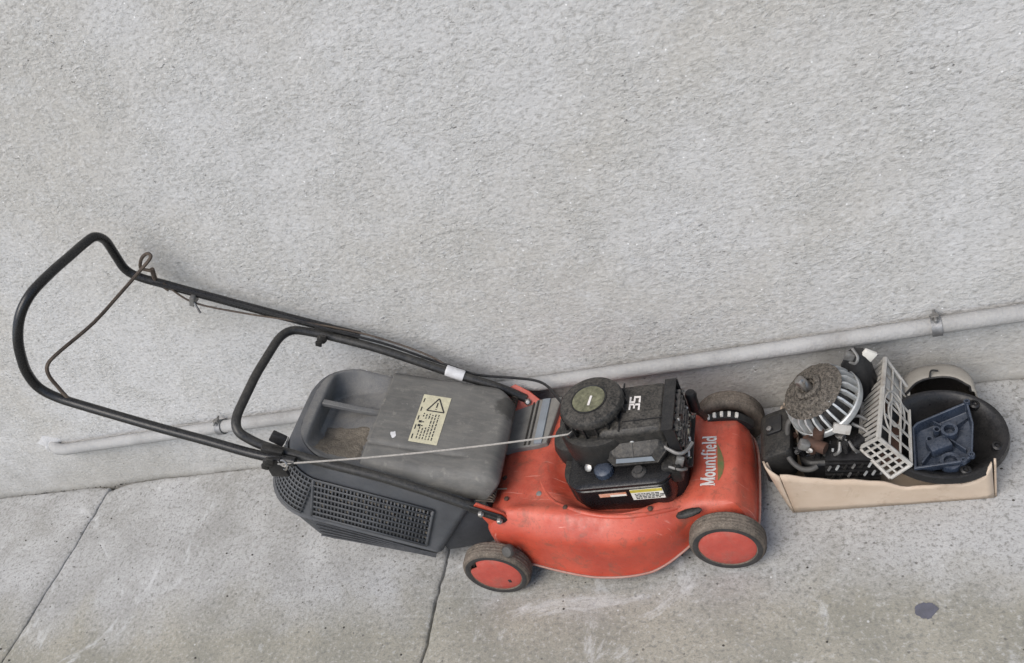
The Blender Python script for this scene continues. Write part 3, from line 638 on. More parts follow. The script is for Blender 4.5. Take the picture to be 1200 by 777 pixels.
# top with two hand pockets and a rib between them
def topfn(a, b):
    u = .008 + .420*a; r_ = .095; e = .428-u; ins = 0
    if e < r_: ins = r_-math.sqrt(max(0, r_*r_-(r_-e)**2))
    y0, y1 = -.384+ins, -.104-ins; y = y0+(y1-y0)*b
    cl = lambda t: min(1., max(0., t))
    q = sstep(.404, .392, u)*cl((u-.255)/.125)*min(cl((y-y0-.006)/.085), cl((y1-y-.006)/.040))   # scoop that falls towards the rear wall
    v = .036 - .060*q + .004*sstep(.0, .02, .43-u)
    return L(u, y, v)
MB().grid(topfn, 96, 90).build('catcher_lid', 'lid_plastic', cato, smooth=60)
for k in range(5):
    t = (k+.5)/5; va, vb = -.180-.030*t, -.180-.058*t
    m = MB(); m.tube([L(.055, -.4065+.007*t*t-.0005, va-.010), L(.10, -.4075+.007*t*t-.0005, va-.012), L(.36-.02*t, -.4075+.007*t*t-.0005, vb-.022*t)], .0020, 5)
    m.build('moulded_rib', 'catcher_lower', cato)
MB().loft([[L(u, y, v) for u, y, v in ((u_, yc_-.0075, .030), (u_, yc_+.0075, .030), (u_, yc_+.0065, .0405), (u_, yc_-.0065, .0405))] for u_, yc_ in ((.402, -.228), (.33, -.2235), (.24, -.216))]).build('grip_bar', 'lid_plastic', cato, bevel=.0015)
def pkt(a, b):
    p = topfn((.262+.130*a-.008)/.420, .04+.44*b); e = min(a, 1-a, b*1.2, (1-b)*1.2)
    return p + W*(.0022-.006*sstep(.16, 0, e)+.006*float(fbm(a*9, b*14)))
MB().grid(pkt, 24, 30).build('dried_grass_dust', 'grass_dust', cato, smooth=60)['kind'] = 'stuff'
# vent grilles: real lattice over black sheets that paint the shade inside, long one and curved rear one
def side_y(v): return float(np.interp(v, [-.166, -.05, .01], [-.411, -.404, -.398]))
MB().grid(lambda a, b: L(.085+.275*a, side_y(-.155+.135*b)-.0012, -.155+.135*b), 8, 4).build('vent_shade_sheet', 'ink', cato)
m = MB(); gu0, gu1, gv0, gv1 = .085, .360, -.155, -.020
for k in range(33):
    u = gu0+(gu1-gu0)*k/32; wd = .0018
    m.grid(lambda a, b: L(u-wd+2*wd*a, side_y(gv0+(gv1-gv0)*b)-.0034, gv0+(gv1-gv0)*b), 1, 4)
for k in range(8):
    v = gv0+(gv1-gv0)*k/7
    hw = .0032 if 0 < k < 7 else .0042
    m.grid(lambda a, b: L(gu0-.004+(gu1-gu0+.008)*a, side_y(v)-.0046, v-hw+2*hw*b), 1, 1)
for u in (gu0-.003, gu1+.003): m.grid(lambda a, b: L(u-.003+.006*a, side_y(gv0+(gv1-gv0)*b)-.0048, gv0+(gv1-gv0)*b), 1, 4)
m.build('side_grille', 'catcher_plastic', cato, solid=.0016)
m = MB()
for k in range(70):
    i_, j_ = random.randrange(32), min(6, int(abs(random.gauss(0, 2.6)))); 
    u, v = gu0+(gu1-gu0)*(i_+.5)/32, gv1-(gv1-gv0)*(j_+.5)/7; w_ = random.uniform(.002, .0042); h_ = random.uniform(.003, .008)
    m.grid(lambda a, b: L(u-w_+2*w_*a, side_y(v)-.0022, v-h_+2*h_*b), 1, 1)
m.build('clogged_dirt', 'grass_dust', cato)['kind'] = 'stuff'
def rearpt(t, v, d):      # round the near rear corner; t 0..1 over the quarter circle and on along the back
    u1 = float(np.interp(v, [-.166, -.05, .01], [.488, .462, .446])); y0 = side_y(v); r_ = float(np.interp(v, [-.166, -.05, .01], [.113, .11, .105]))
    a = R(-90+88*t); return L(u1-r_+(r_+d)*math.cos(a), y0+r_+(r_+d)*math.sin(a), v)
MB().grid(lambda a, b: rearpt(.10+.80*a, -.155+.135*b, .0012), 12, 4).build('vent_shade_sheet', 'ink', cato)
m = MB()
for k in range(15):
    t = .10+.80*k/14; m.grid(lambda a, b: rearpt(t-.010+.020*a, -.155+.135*b, .0034), 1, 4)
for k in range(9):
    v = -.155+.135*k/8; m.grid(lambda a, b: rearpt(.08+.84*a, v-.0030+.0060*b, .0044), 14, 1)
m.build('rear_grille', 'catcher_plastic', cato, solid=.0016)
# neck into the deck
MB().loft([[Vector((x, y, z)) for y, z in rrect(-.392+i, -.100-i, (.045 if x < -1 else .05+i*.5), (.12 if x < -1 else .225-i*.3), .02)] for x, i in ((-1.055, .0), (-.96, .004), (-.895, .018))]).build('chute_neck', 'catcher_lower', cato)

# rear flap over the catcher ---------------------------------------------
def flapfn(a, b, d=0):
    y = -.384+.302*b; u = -.040-.006*(1-b)+(.305+.008*(1-b))*a
    # rounded front corners
    if b > .80 and a < .25: q = (b-.80)/.20; u += .060*q*q*(1-a/.25)
    if b < .10 and a < .2: q = (.10-b)/.10; u += .018*q*q*(1-a/.2)
    v = .094-.155*(u+.03) + .006*math.sin(math.pi*b)
    e = min(b, (1-b))*.302
    fall = .055 if b < .5 else .03
    wd = .03
    if e < wd: t = 1-e/wd; v -= fall*(1-math.sqrt(max(0, 1-t*t)))
    if a < .10: v -= .020*(1-a/.10)**2
    v += .010*math.exp(-((u-.0)/.05)**2-((y+.335)/.045)**2)     # swelling at the near hinge
    v -= .004*sstep(.010, .0, abs(y+.318))*sstep(.03, .06, u)     # pressed line
    return L(u, y, v+d)
fl = MB().grid(flapfn, 70, 80).build('rear_flap', 'flap_plastic', mow, smooth=60, solid=.004)
def flap_mat():
    t = NT('flap_stained'); src = M['flap_plastic']
    v = t.mapping((1, 1, 1)); n1 = t.noise(v, 11, 5, .6)
    c = t.mix(t.ramp(n1, [(.34, 0.), (.68, 1.)]), (.105, .102, .094), (.150, .145, .132))
    c = t.mix(t.ramp(t.noise(t.mapping((1, 4, 1)), 22, 6, .7), [(.45, 0.), (.75, .6)]), c, (.215, .20, .175))
    c = t.mix(t.ramp(t.noise(v, 40, 6, .75), [(.58, 0.), (.66, .5)]), c, (.25, .235, .205))
    geo = t.n('ShaderNodeVectorMath', operation='DISTANCE'); p = L(-.030, -.150, .090) - world_loc(fl)
    t.l(t.tc.outputs['Object'], geo.inputs[0]); geo.inputs[1].default_value = p
    d = t.math('ADD', geo.outputs['Value'], t.math('MULTIPLY', t.math('SUBTRACT', t.noise(v, 70, 4, .6), .5), .03))
    c = t.mix(t.ramp(d, [(.030, .85), (.040, 0.)]), c, (.045, .043, .038))
    return t.done(c, t.ramp(t.noise(v, 90, 4, .6), [(.3, .45), (.7, .8)]), t.bump(t.noise(v, 420, 4, .6), .4, .001), 0, .4)
fl.data.materials[0] = flap_mat()
def onflap(u, y, d):
    a = (u+.040+.006*(1-(y+.384)/.302))/(.305+.008*(1-(y+.384)/.302)); return flapfn(a, (y+.384)/.302, d)
MB().grid(lambda a, b: onflap(.112+.066*a, -.300+.145*b, .0030), 8, 12).build('warning_label', 'label_cream', fl, smooth=60)
m = MB()
def lmark(x0, x1, y0, y1):   # label frame: x along y axis 0..1, y across 0..1
    m.grid(lambda a, b: onflap(.178-.066*(y0+(y1-y0)*a), -.300+.145*(x0+(x1-x0)*b), .0036), 1, 2)
def lline(p, q, wd):
    dx, dy = (q[0]-p[0])*.145, (q[1]-p[1])*.066; Ln = math.hypot(dx, dy); nx, ny = -dy/Ln*wd/.145, dx/Ln*wd/.066
    m.add([onflap(.178-.066*(a[1]+s_*ny), -.300+.145*(a[0]+s_*nx), .0036) for a in (p, q) for s_ in (1, -1)], [(0, 1, 3, 2)])
tri = [(.66, .90), (.66, .28), (.95, .59)]
for i in range(3): lline(tri[i], tri[(i+1) % 3], .0016)
lline((.74, .59), (.85, .59), .0014); lline((.70, .59), (.715, .59), .0016)
for r_ in range(7):
    y_ = .22+.105*r_; x_ = .07
    if r_ > 5: continue
    while x_ < .58:
        w_ = random.uniform(.02, .07)
        if y_ > .48 or not (.30 < x_ < .46): lmark(x_, min(.6, x_+w_), y_, y_+.035)
        x_ += w_+.018
for x_ in (.31, .39): lmark(x_, x_+.045, .14, .24); lmark(x_+.012, x_+.032, .26, .32)
for k in range(5): lmark(.06+.19*k, .06+.19*k+.09, .06, .10)
m.build('label_print', 'ink', fl, smooth=0)
MB().grid(lambda a, b: onflap(.216+.0065*a*math.cos(6.283*b)*(1+.3*math.sin(2*6.283*b)), -.288+.009*a*math.sin(6.283*b)*(1+.25*math.sin(3*6.283*b+1)), .0030), 3, 18).build('paint_fleck', 'tape', fl)

# handles --------------------------------------------------------------
TR = .0108
low = [(-.850, -.412, .190), (-.960, -.408, .278), (-1.075, -.404, .359), (-1.20, -.402, .430), (-1.318, -.398, .502), (-1.362, -.392, .560), (-1.358, -.24, .571), (-1.352, -.078, .566), (-1.290, -.062, .520), (-1.16, -.064, .444), (-1.005, -.070, .330), (-.900, -.074, .262), (-.850, -.077, .215)]
MB().tube(fillet(low, [0, .05, .05, .05, .03, .055, .02, .06, .04, .05, .05, .03, 0]), TR, 14).build('lower_handle', 'dusty_tube', mow)
up_ = [(-1.235, -.424, .462), (-1.32, -.422, .500), (-1.42, -.416, .556), (-1.52, -.411, .612), (-1.60, -.406, .658), (-1.67, -.402, .700), (-1.722, -.400, .736), (-1.747, -.399, .772), (-1.744, -.397, .812), (-1.727, -.394, .850), (-1.700, -.384, .898), (-1.670, -.362, .940), (-1.645, -.325, .964), (-1.634, -.26, .966), (-1.637, -.19, .957), (-1.639, -.13, .949), (-1.636, -.100, .942), (-1.644, -.077, .914), (-1.662, -.066, .866), (-1.674, -.060, .818), (-1.655, -.057, .785), (-1.60, -.054, .744), (-1.54, -.051, .700), (-1.33, -.042, .553), (-1.20, -.042, .474)]
MB().tube(crom(up_, 6), TR, 14).build('upper_handle', 'black_tube', mow)
bail = crom([(-1.700, -.398, .728), (-1.706, -.392, .758), (-1.702, -.390, .795), (-1.694, -.378, .816), (-1.678, -.345, .820), (-1.653, -.25, .811), (-1.640, -.15, .809), (-1.621, -.09, .814), (-1.580, -.062, .833), (-1.588, -.054, .842), (-1.612, -.056, .833), (-1.640, -.050, .806), (-1.625, -.046, .790)], 6)
MB().tube(bail, .0042, 8).build('bail_lever', 'rust_wire', mow)
MB().tube([(-1.606, -.056, .800), (-1.622, -.056, .765), (-1.60, -.06, .735)], .006, 8).build('lever_bracket', 'rust_wire', mow)
# clamps where upper and lower handle meet
def clamp(x, y, z, s):
    c = MB().box((x, y, z), (.050, .016, .034), Matrix.Rotation(R(30), 3, 'Y'), bev=.004).build('handle_clamp', 'dusty_black', mow)
    MB().cyl((x, y-.03*s, z), (x, y+.03*s, z), .0045, 10).build('clamp_bolt', 'dull_metal', c)
    n_ = MB().lathe([(.011, 0), (.013, .004), (.011, .010), (.006, .013)], (x, y+.020*s, z), (0, s, 0), 12)
    for q in (-1, 1): n_.box((x+q*.012, y+.030*s, z+q*.008), (.016, .006, .016), Matrix.Rotation(R(30), 3, 'Y'), bev=.002)
    n_.build('wing_nut', 'dusty_black', c)
clamp(-1.285, -.413, .487, -1); clamp(-1.275, -.054, .512, -1)
m = MB().box((-1.282, -.432, .462), (.044, .010, .060), Matrix.Rotation(R(10), 3, 'Y'), bev=.003).box((-1.262, -.395, .512), (.034, .014, .030), Matrix.Rotation(R(50), 3, 'Y'), bev=.003)
m.build('catch_plate', 'black_plastic', mow)
MB().tube([(-1.262+.014*math.cos(a), -.436+.004*math.sin(a*2), .470+.014*math.sin(a)) for a in np.linspace(R(-160), R(90), 14)], .0026, 7).build('cord_hook', 'steel', mow)
# cables and tape on the far bar
cb = [(-1.615, -.075, .772), (-1.54, -.063, .712), (-1.42, -.058, .632), (-1.262, -.064, .533), (-1.14, -.058, .449), (-1.05, -.055, .372), (-1.005, -.058, .342), (-.95, -.058, .300), (-.868, -.056, .271), (-.812, -.058, .252), (-.778, -.078, .243), (-.745, -.120, .235), (-.71, -.16, .225)]
MB().tube(crom(cb, 7), .0034, 7).build('throttle_cable', 'black_plastic', mow)
cb = [(-1.60, -.062, .758), (-1.555, -.068, .690), (-1.45, -.060, .622), (-1.30, -.050, .545), (-1.17, -.048, .474), (-1.06, -.048, .388), (-1.0, -.062, .335)]
MB().tube(crom(cb, 6), .0024, 6).build('brake_cable', 'rust_wire', mow)
a, b = Vector((-1.016, -.0665, .339)), Vector((-.978, -.0695, .312))
MB().tube([a+(b-a)*t for t in (0, .06, .12, .45, .5, .9, 1)], [.0135, .0145, .0142, .0146, .0141, .0146, .0138], 14).build('tape_wrap', 'tape', mow)
m = MB().box((-1.552, -.060, .694), (.012, .030, .030), Matrix.Rotation(R(36), 3, 'Y'), bev=.002).cyl((-1.55, -.07, .69), (-1.54, -.085, .665), .003, 7); m.build('cable_clip', 'dull_metal', mow)
# starter cord from recoil to the handle
A, B = Vector((-.658, -.318, .333)), Vector((-1.266, -.437, .476)); A2 = Vector((-.62, -.28, .328))
MB().tube([A2] + [A+(B-A)*t + Vector((0, 0, -.010*4*t*(1-t))) for t in np.linspace(0, 1, 30)], .0021, 6).build('starter_cord', 'rope', mow)
MB().tube([(-1.266+.02*t, -.437, .476-.012*t+.004*math.sin(9*t)) for t in np.linspace(0, 1, 8)], .0022, 6).build('cord_knot', 'rope', mow)
# ------------------------------------------------------------------ cardboard tray with engine parts
bx = root('cardboard_box', (-.07, -.18, 0), 'shallow tan cardboard tray full of old engine parts beside the lawnmower', 'box')
FX = [(-.268, -.314), (.126, -.314)]
def panel(p, q, hs, lean, name, n=28):
    # p,q bottom corners; hs heights along; lean outward vector at top
    def fn(a, b):
        x, y = p[0]+(q[0]-p[0])*a, p[1]+(q[1]-p[1])*a; h = float(np.interp(a, *zip(*hs)))
        h += .0025*math.sin(17*a+1)+.0015*math.sin(41*a)
        lx, ly = lean(a); bow = .006*math.sin(3.1*a)*math.sin(math.pi*b*.5)
        nrm = Vector((q[1]-p[1], -(q[0]-p[0]), 0)).normalized()
        return (x+lx*b+nrm.x*bow, y+ly*b+nrm.y*bow, .0015+h*b)
    return MB().grid(fn, n, 6).build(name, 'card', bx, smooth=60, solid=.0042)
panel((-.256, -.314), (.128, -.313), [(0, .132), (.25, .112), (.52, .088), (.60, .070), (.86, .060), (.955, .072), (1, .118)], lambda a: (-.006+.006*a, -.004), 'front_panel')
panel((-.268, -.296), (-.258, -.3155), [(0, .14), (1, .132)], lambda a: (-.026*(1-a)-.006*a, .012*(1-a)-.004*a), 'corner_fold', 4)
panel((-.266, -.05), (-.268, -.294), [(0, .05), (.7, .06), (.92, .075), (1, .138)], lambda a: (-.020*a, .010*a), 'side_panel')
panel((.131, -.312), (.128, -.05), [(0, .118), (.05, .07), (.3, .05), (1, .05)], lambda a: (.004, 0), 'side_panel')
panel((.126, -.047), (-.264, -.047), [(0, .05), (1, .05)], lambda a: (0, .006), 'back_panel')
MB().box((-.07, -.18, .004), (.385, .262, .005)).build('base_panel', 'card', bx)

# --- worn engine without its cowling, flywheel on top
oe = root('scrap_engine', (-.16, -.19, .007), 'greasy stripped engine with finned flywheel lying in the cardboard tray', 'engine')
MB().prism(rrect(-.225, -.075, -.285, -.085, .03), lambda x, y, h: (x, y, h), .0075, .12).build('crankcase', 'black_plastic', oe, bevel=.008)
for k in range(46):       # bolts, studs, brackets and wires crowding the block
    x_, y_ = random.uniform(-.228, -.075), random.uniform(-.276, -.20); z_ = random.uniform(.110, .150)-.2*max(0, -.25-y_)
    if k % 4 == 0: MB().lathe([(.0055, 0), (.0055, .006), (.003, .006), (.003, .012), (.0002, .012)], (x_, y_, z_), (random.uniform(-.5, .5), random.uniform(-.9, 0), 1), 6).build('bolt', random.choice(['dull_metal', 'black_plastic', 'rust_brown']), oe)
    elif k % 4 == 1: MB().box((x_, y_, z_), (random.uniform(.008, .024), random.uniform(.006, .018), random.uniform(.004, .018)), Matrix.Rotation(random.uniform(-1, 1), 3, 'Z') @ Matrix.Rotation(random.uniform(-.6, .6), 3, 'X'), bev=.0012).build('bracket', random.choice(['black_plastic', 'gloss_black', 'dusty_black', 'black_plastic', 'dull_metal']), oe)
    elif k % 4 == 2: MB().tube(crom([(x_, y_, z_), (x_+random.uniform(-.02, .02), y_-.01, z_+random.uniform(.004, .02)), (x_+random.uniform(-.03, .03), y_-.014, z_-.004), (x_+random.uniform(-.03, .03), y_-.018, z_-.02)], 5), random.uniform(.0012, .0026), 6).build('wire', random.choice(['black_plastic', 'black_plastic', 'hose_grey']), oe)
    else: MB().cyl((x_, y_, z_-.012), (x_+random.uniform(-.01, .01), y_-.006, z_+.012), random.uniform(.004, .009), 12).build('stud', random.choice(['gloss_black', 'black_plastic', 'dusty_black', 'alloy']), oe)
for k in range(8):
    MB().box((-.125, -.262, .052+.0125*k), (.105-.004*abs(k-3), .075, .0045), Matrix.Rotation(R(8), 3, 'Y'), bev=.001).build('cooling_fin', 'shell_black', oe)
for k in range(28):
    r_, q_ = k//7, k % 7; x_ = -.176+.0155*q_+.004*r_
    if r_ < 2: a_, b_ = (x_, -.262-.020*r_, .139), (x_+.004, -.252-.020*r_, .149)
    else: a_, b_ = (x_, -.3025, .118-.026*(r_-2)), (x_+.006, -.3035, .130-.026*(r_-2))
    MB().tube([a_, b_], .0026, 6).build('fin_tip', random.choice(['dull_metal', 'alloy', 'dusty_black']), oe)
FA = Vector((-.42, -.06, .905)).normalized(); FC = Vector((-.166, -.185, .215))
fw = MB().lathe([(.040, -.034), (.066, -.032), (.066, -.010), (.058, .012), (.050, .018), (.004, .020)], FC, FA, 44, False)
fwo = fw.build('flywheel', 'dusty_black', oe)
mm = FA.to_track_quat('Z', 'Y').to_matrix()
def FP(r, a, h): return FC + mm @ Vector((r*math.cos(a), r*math.sin(a), h))
dome = MB().grid(lambda a, b: FP((.012+.056*a)*(1+.03*float(fbm(9+4*math.cos(6.2832*b), 4*math.sin(6.2832*b)))*a), 6.2832*b, .036-.016*a**2.2+.007*float(fbm(40+(12+56*a)*.55*math.cos(6.2832*b), 40+(12+56*a)*.55*math.sin(6.2832*b), 2))), 30, 120).build('debris_screen', 'grit', fwo, smooth=60)
for k in range(24):
    a = 2*math.pi*k/24
    p = MB(); pr = [(.052, .014), (.066, -.006), (.070, -.028), (.0805, -.028), (.0790, -.010), (.0735, .010), (.060, .024)]
    n_ = mm @ Vector((-math.sin(a), math.cos(a), 0))
    p.loft([[FP(r_, a, h) - n_*.0021 for r_, h in pr], [FP(r_, a, h) + n_*.0021 for r_, h in pr]]); p.build('flywheel_fin', 'alloy', fwo)
MB().lathe([(.031, .030), (.030, .041), (.024, .045), (.019, .042), (.015, .030)], FC, FA, 28, False).build('hub_rim', 'grit', fwo)
sh = Vector((-.50, .02, .866)).normalized()
MB().lathe([(.0105, 0), (.0105, .036), (.009, .039), (.0002, .039)], FC+FA*.026, sh, 18).box(FC+FA*.045+Vector((0, -.010, .004)), (.004, .004, .03), bev=0).build('crankshaft', 'steel', fwo)
# rim skirt facing the front of the tray
MB().lathe([(.066, -.034), (.081, -.034), (.0825, -.030), (.0825, -.020), (.080, -.018), (.078, -.026), (.066, -.028)], FC, FA, 44, False).build('flywheel_rim', 'alloy', fwo)
MB().box((-.128, -.262, .195), (.034, .012, .020), Matrix.Rotation(R(24), 3, 'Y') @ Matrix.Rotation(R(-30), 3, 'X'), bev=.002).build('ignition_coil', 'guard_plastic', oe)
# carburettor, hose, black filter housing
m = MB().box((-.190, -.262, .158), (.030, .030, .036), Matrix.Rotation(.4, 3, 'Z'), bev=.005).cyl((-.20, -.265, .17), (-.165, -.285, .165), .013, 14).cyl((-.178, -.262, .17), (-.172, -.262, .196), .011, 14)
m.build('carburettor', 'rust_brown', oe)
MB().box((-.205, -.278, .176), (.022, .018, .020), Matrix.Rotation(.5, 3, 'Y'), bev=.004).build('carburettor_bowl', 'dull_metal', oe)
MB().lathe([(.005, 0), (.005, .004), (.0002, .005)], (-.193, -.290, .172), (-.2, -.8, .5), 8).build('carburettor_screw', 'steel', oe)
MB().tube(crom([(-.222, -.205, .182), (-.236, -.212, .170), (-.240, -.235, .160), (-.246, -.262, .150), (-.238, -.285, .138), (-.220, -.300, .128), (-.200, -.305, .130), (-.188, -.300, .132)], 7), .0058, 10).build('breather_hose', 'hose_grey', oe)
m = MB().loft([[(x, y, z+.35*(x+.27)) for x, y in rrect(-.300+i, -.232-i, -.282+i, -.155-i, .015)] for i, z in ((.01, .055), (0, .075), (0, .145), (.003, .152), (.014, .157))])
fh = m.build('filter_housing', 'dusty_black', oe)
m = MB().loft([[(x, y, z+.35*(x+.27)) for x, y in rrect(-.285+i, -.250-i, -.225+i, -.178-i, .006)] for i, z in ((0, .156), (0, .162), (.003, .164))]).build('filter_lid', 'black_plastic', fh)
MB().lathe([(.006, 0), (.006, .003), (.0002, .004)], (-.276, -.215, .164), (-.3, 0, 1), 8).build('lid_screw', 'steel', fh)
# burnt muffler standing behind the flywheel
m = MB(); 
rr2 = []
for t, r_ in ((0, .018), (.2, .030), (.5, .033), (.8, .028), (1, .016)):
    c_ = Vector((-.092, -.135, .12)).lerp(Vector((-.080, -.118, .262)), t)
    rr2.append([c_+Vector((r_*1.05*math.cos(a)*(1+.12*math.sin(3*a+t*5)), r_*.8*math.sin(a)*(1+.1*math.sin(4*a)), 0)) for a in np.linspace(0, 6.283, 19)[:-1]])
m.loft(rr2).build('muffler', 'black_plastic', oe)
m = MB().box((-.094, -.128, .262), (.020, .012, .018), Matrix.Rotation(.5, 3, 'Y'), bev=.002).tube(crom([(-.10, -.125, .245), (-.085, -.142, .252), (-.078, -.138, .266), (-.086, -.120, .274)], 5), .003, 7)
m.build('governor_bracket', 'dull_metal', oe)
MB().box((-.060, -.125, .252), (.026, .008, .030), Matrix.Rotation(R(40), 3, 'Y'), bev=.001).build('paper_tag', 'label_white', oe)
m = MB()
for p_ in ([(-.11, -.23, .17), (-.085, -.245, .16), (-.075, -.27, .14)], [(-.13, -.22, .16), (-.10, -.215, .175), (-.08, -.22, .165)], [(-.15, -.29, .15), (-.14, -.295, .165), (-.135, -.28, .175)], [(-.12, -.275, .17), (-.112, -.285, .155), (-.105, -.28, .14)]):
    m.tube(crom(p_, 5), .0035, 7)
m.build('linkage_rods', 'dull_metal', oe)
MB().box((-.105, -.265, .152), (.03, .026, .02), Matrix.Rotation(.5, 3, 'Z'), bev=.004).cyl((-.128, -.285, .15), (-.128, -.285, .178), .007, 12).build('governor_housing', 'gloss_black', oe)

# --- slatted cooling guard
gd = root('slatted_guard', (-.045, -.21, .095), 'pale grey slatted plastic engine guard leaning on end in the cardboard tray', 'engine guard')
A = Vector((-.028, -.092, .205)); K = Vector((-.062, -.300, .200)); B = Vector((-.012, -.318, .132)); A2 = Vector((.006, -.115, .128)); Cn = Vector((-.053, -.335, .118)); D = Vector((-.102, -.272, .142)); E2 = Vector((-.078, -.092, .150))
def bar(mb, p, q, w_, th=.003):
    p, q = Vector(p), Vector(q); d = (q-p).normalized(); mb.tube([p, q], w_, 6); return mb
def face(name, P00, P10, P11, P01, nu, nv, wu, wv, skip=None):
    f = lambda a, b: P00.lerp(P10, a).lerp(P01.lerp(P11, a), b)
    m = MB()
    nn_ = (P10-P00).cross(P01-P00).normalized()
    for i in range(nu+1):
        p, q = f(i/nu, 0), f(i/nu, 1); t_ = (P10-P00).normalized()*wu
        m.loft([[p-t_-nn_*.0012, p+t_-nn_*.0012, p+t_+nn_*.0012, p-t_+nn_*.0012], [q-t_-nn_*.0012, q+t_-nn_*.0012, q+t_+nn_*.0012, q-t_+nn_*.0012]])
    for j in range(nv+1): bar(m, f(0, j/nv), f(1, j/nv), wv)
    return m.build(name, 'guard_plastic', gd, smooth=50)
face('grid_face', A, K, B, A2, 6, 3, .0022, .0024)
face('slat_face', A, K, D, E2, 15, 1, .0032, .0024)
face('end_face', K, B, Cn, D, 6, 3, .0024, .0022)
m = MB(); 
for p, q, w_ in ((A, K, .0052), (K, B, .0048), (A, A2, .004), (A2, B, .0036), (K, D, .0042), (B, Cn, .0036), (D, Cn, .004), (D, E2, .004), (A, E2, .004)): bar(m, p, q, w_)
m.build('frame', 'guard_plastic', gd)
m = MB(); f = lambda a, b: A.lerp(K, a).lerp(A2.lerp(B, a), b)
cc = f(.55, .45); n_ = (K-A).cross(A2-A).normalized(); e1 = (K-A).normalized(); e2 = n_.cross(e1)
for r_ in (.024, .042): m.tube([cc+e1*r_*math.cos(t)*1.25+e2*r_*.85*math.sin(t) for t in np.linspace(0, 6.283, 29)[:-1]], .0020, 6, True)
m.build('ring_bars', 'guard_plastic', gd)
m = MB().prism([(p.x, p.y) for p in (f(.1, .1), f(.95, .1), f(.95, .9), f(.1, .9))], lambda x, y, h: (x-.012, y, h), .100, .128); m.build('soiled_lining', 'rust_brown', gd, bevel=.003)
m = MB()
m.grid(lambda a, b: A.lerp(K, .02+.40*a).lerp(A2.lerp(B, .02+.40*a), .05+.85*b) - n_*.004*(1 if n_.z > 0 else -1), 4, 4)
m.build('blank_plate', 'guard_plastic', gd, solid=.002)

# --- pale curved cover behind
cv = root('curved_cover', (.07, -.10, .007), 'dusty beige curved plastic cover standing at the back of the tray', 'engine cover')
cvc = Vector((.060, -.130, 0))
def cvf(a, b):
    t = R(-8+196*a); r_x, r_y = .070, .078; sq = .8
    cx_, sx_ = math.cos(t), math.sin(t); x = cvc.x+r_x*math.copysign(abs(cx_)**sq, cx_); y = cvc.y+r_y*math.copysign(abs(sx_)**sq, sx_)
    if b < .72: return (x, y, .0075+(.128-.0075)*b/.72)
    q = (b-.72)/.28; k = 1-.13*q
    return (cvc.x+(x-cvc.x)*k, y-.046*q*sstep(-.02, .06, y-cvc.y), .128+.010*math.sin(q*math.pi/2)-.004*q)
MB().grid(cvf, 40, 16).build('shell', 'cover_plastic', cv, smooth=50, solid=.003)
MB().grid(lambda a, b: (cvc.x+(cvf(a, .5)[0]-cvc.x)*.93, cvc.y+(cvf(a, .5)[1]-cvc.y)*.93, .012+.105*b), 30, 4).build('inner_shade_sheet', 'shell_black', cv)  # black sheet added to paint the shade inside the cover's opening
MB().tube([cvf(t, .995) for t in np.linspace(0, 1, 30)], .0026, 6).build('inner_lip', 'shell_black', cv)
MB().tube(crom([(.05, -.10, .138), (.055, -.088, .146), (.068, -.085, .141)], 5), .002, 6).build('retaining_clip', 'dusty_black', cv)

# --- black dished shell
bs = root('black_shell', (.06, -.24, .02), 'big round black plastic shell hanging over the front of the tray', 'engine cover')
SN = Vector((.16, -.20, 1)).normalized(); S1 = Vector((1, .28, 0)); S1 = (S1-SN*S1.dot(SN)).normalized(); S2 = SN.cross(S1); SC = Vector((.054, -.240, .124))
def shf(r_, a, d=0):
    k = r_; rx, ry = .113, .104
    ca, sa = math.cos(a), math.sin(a); e = 1+.05*math.cos(2*a+.6)
    z = -.052*(1-sstep(.50, .98, k)) + .010*math.sin(min(1, k)*3.1416)*math.cos(a*3)*.5 if k <= 1 else -.022*(k-1)/.05
    return SC + S1*rx*k*ca*e + S2*ry*k*sa*e + SN*(z+d)
m = MB().loft([[shf(r_, a) for a in np.linspace(0, 6.2832, 57)[:-1]] for r_ in (.03, .2, .4, .55, .68, .78, .86, .92, .96, .985, 1.0, 1.012, 1.022, 1.030, 1.035)], True, False)
bso = m.build('dish', 'shell_black', bs, smooth=60, solid=.003)
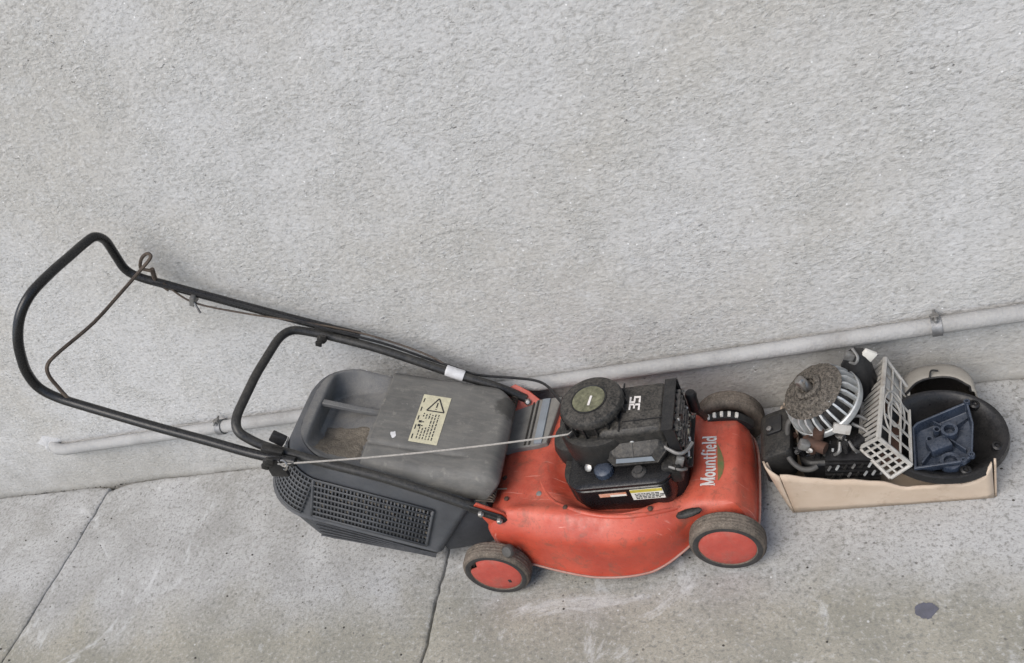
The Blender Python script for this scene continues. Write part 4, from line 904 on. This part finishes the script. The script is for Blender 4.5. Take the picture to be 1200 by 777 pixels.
for a in (.52, -.62, -1.5):
    MB().lathe([(.011, -.004), (.010, .006), (.006, .008), (.004, .003), (.0002, .002)], shf(.86, a, .002), SN, 14).build('mounting_boss', 'shell_black', bso)

# --- blue-grey tray lying in the shell
tr = root('oil_tray', (.05, -.25, .10), 'blue grey moulded plastic tray with bosses lying in the black shell', 'tray')
TP = [(.110, -.178, .140), (.112, -.232, .134), (.098, -.306, .126), (.082, -.318, .126), (-.008, -.322, .122), (.000, -.215, .120), (.010, -.205, .122)]
TP = [Vector(p) for p in TP]; tc = sum(TP, Vector())/len(TP)
def tring(k, dz): return [tc.lerp(p, k)+Vector((0, 0, dz)) for p in TP]
m = MB().loft([tring(1.0, -.004), tring(1.0, .002), tring(.93, .002), tring(.90, -.022), tring(.5, -.026), tring(.02, -.026)], True, False)
tro = m.build('basin', 'tray_plastic', tr, bevel=.0012, smooth=35)
def boss(x, y, z, r_, h): MB().lathe([(r_, 0), (r_*.95, h), (r_*.62, h), (r_*.58, h*.35), (.0002, h*.3)], (x, y, z), (.05, -.15, 1), 20).build('boss', 'tray_plastic', tro)
boss(.066, -.232, .104, .0165, .026); boss(.044, -.226, .104, .007, .022); boss(.028, -.246, .102, .007, .020); boss(.058, -.300, .098, .020, .016)
MB().box((.044, -.262, .112), (.042, .030, .022), Matrix.Rotation(.35, 3, 'Z'), bev=.003).build('moulded_block', 'tray_plastic', tro)
for p, q in (((.066, -.25, .118), (.09, -.28, .114)), ((.08, -.222, .120), (.104, -.205, .126)), ((.03, -.27, .114), (.008, -.30, .112)), ((.055, -.215, .118), (.035, -.195, .120))): MB().box(((p[0]+q[0])/2, (p[1]+q[1])/2, (p[2]+q[2])/2-.008), (math.hypot(q[0]-p[0], q[1]-p[1]), .003, .016), Matrix.Rotation(math.atan2(q[1]-p[1], q[0]-p[0]), 3, 'Z')).build('stiffening_rib', 'tray_plastic', tro)
for p in (TP[0], TP[2], TP[3]): MB().lathe([(.006, -.004), (.006, .005), (.003, .005), (.003, 0)], tc.lerp(p, .965), (0, 0, 1), 12, False).build('screw_lug', 'tray_plastic', tro)
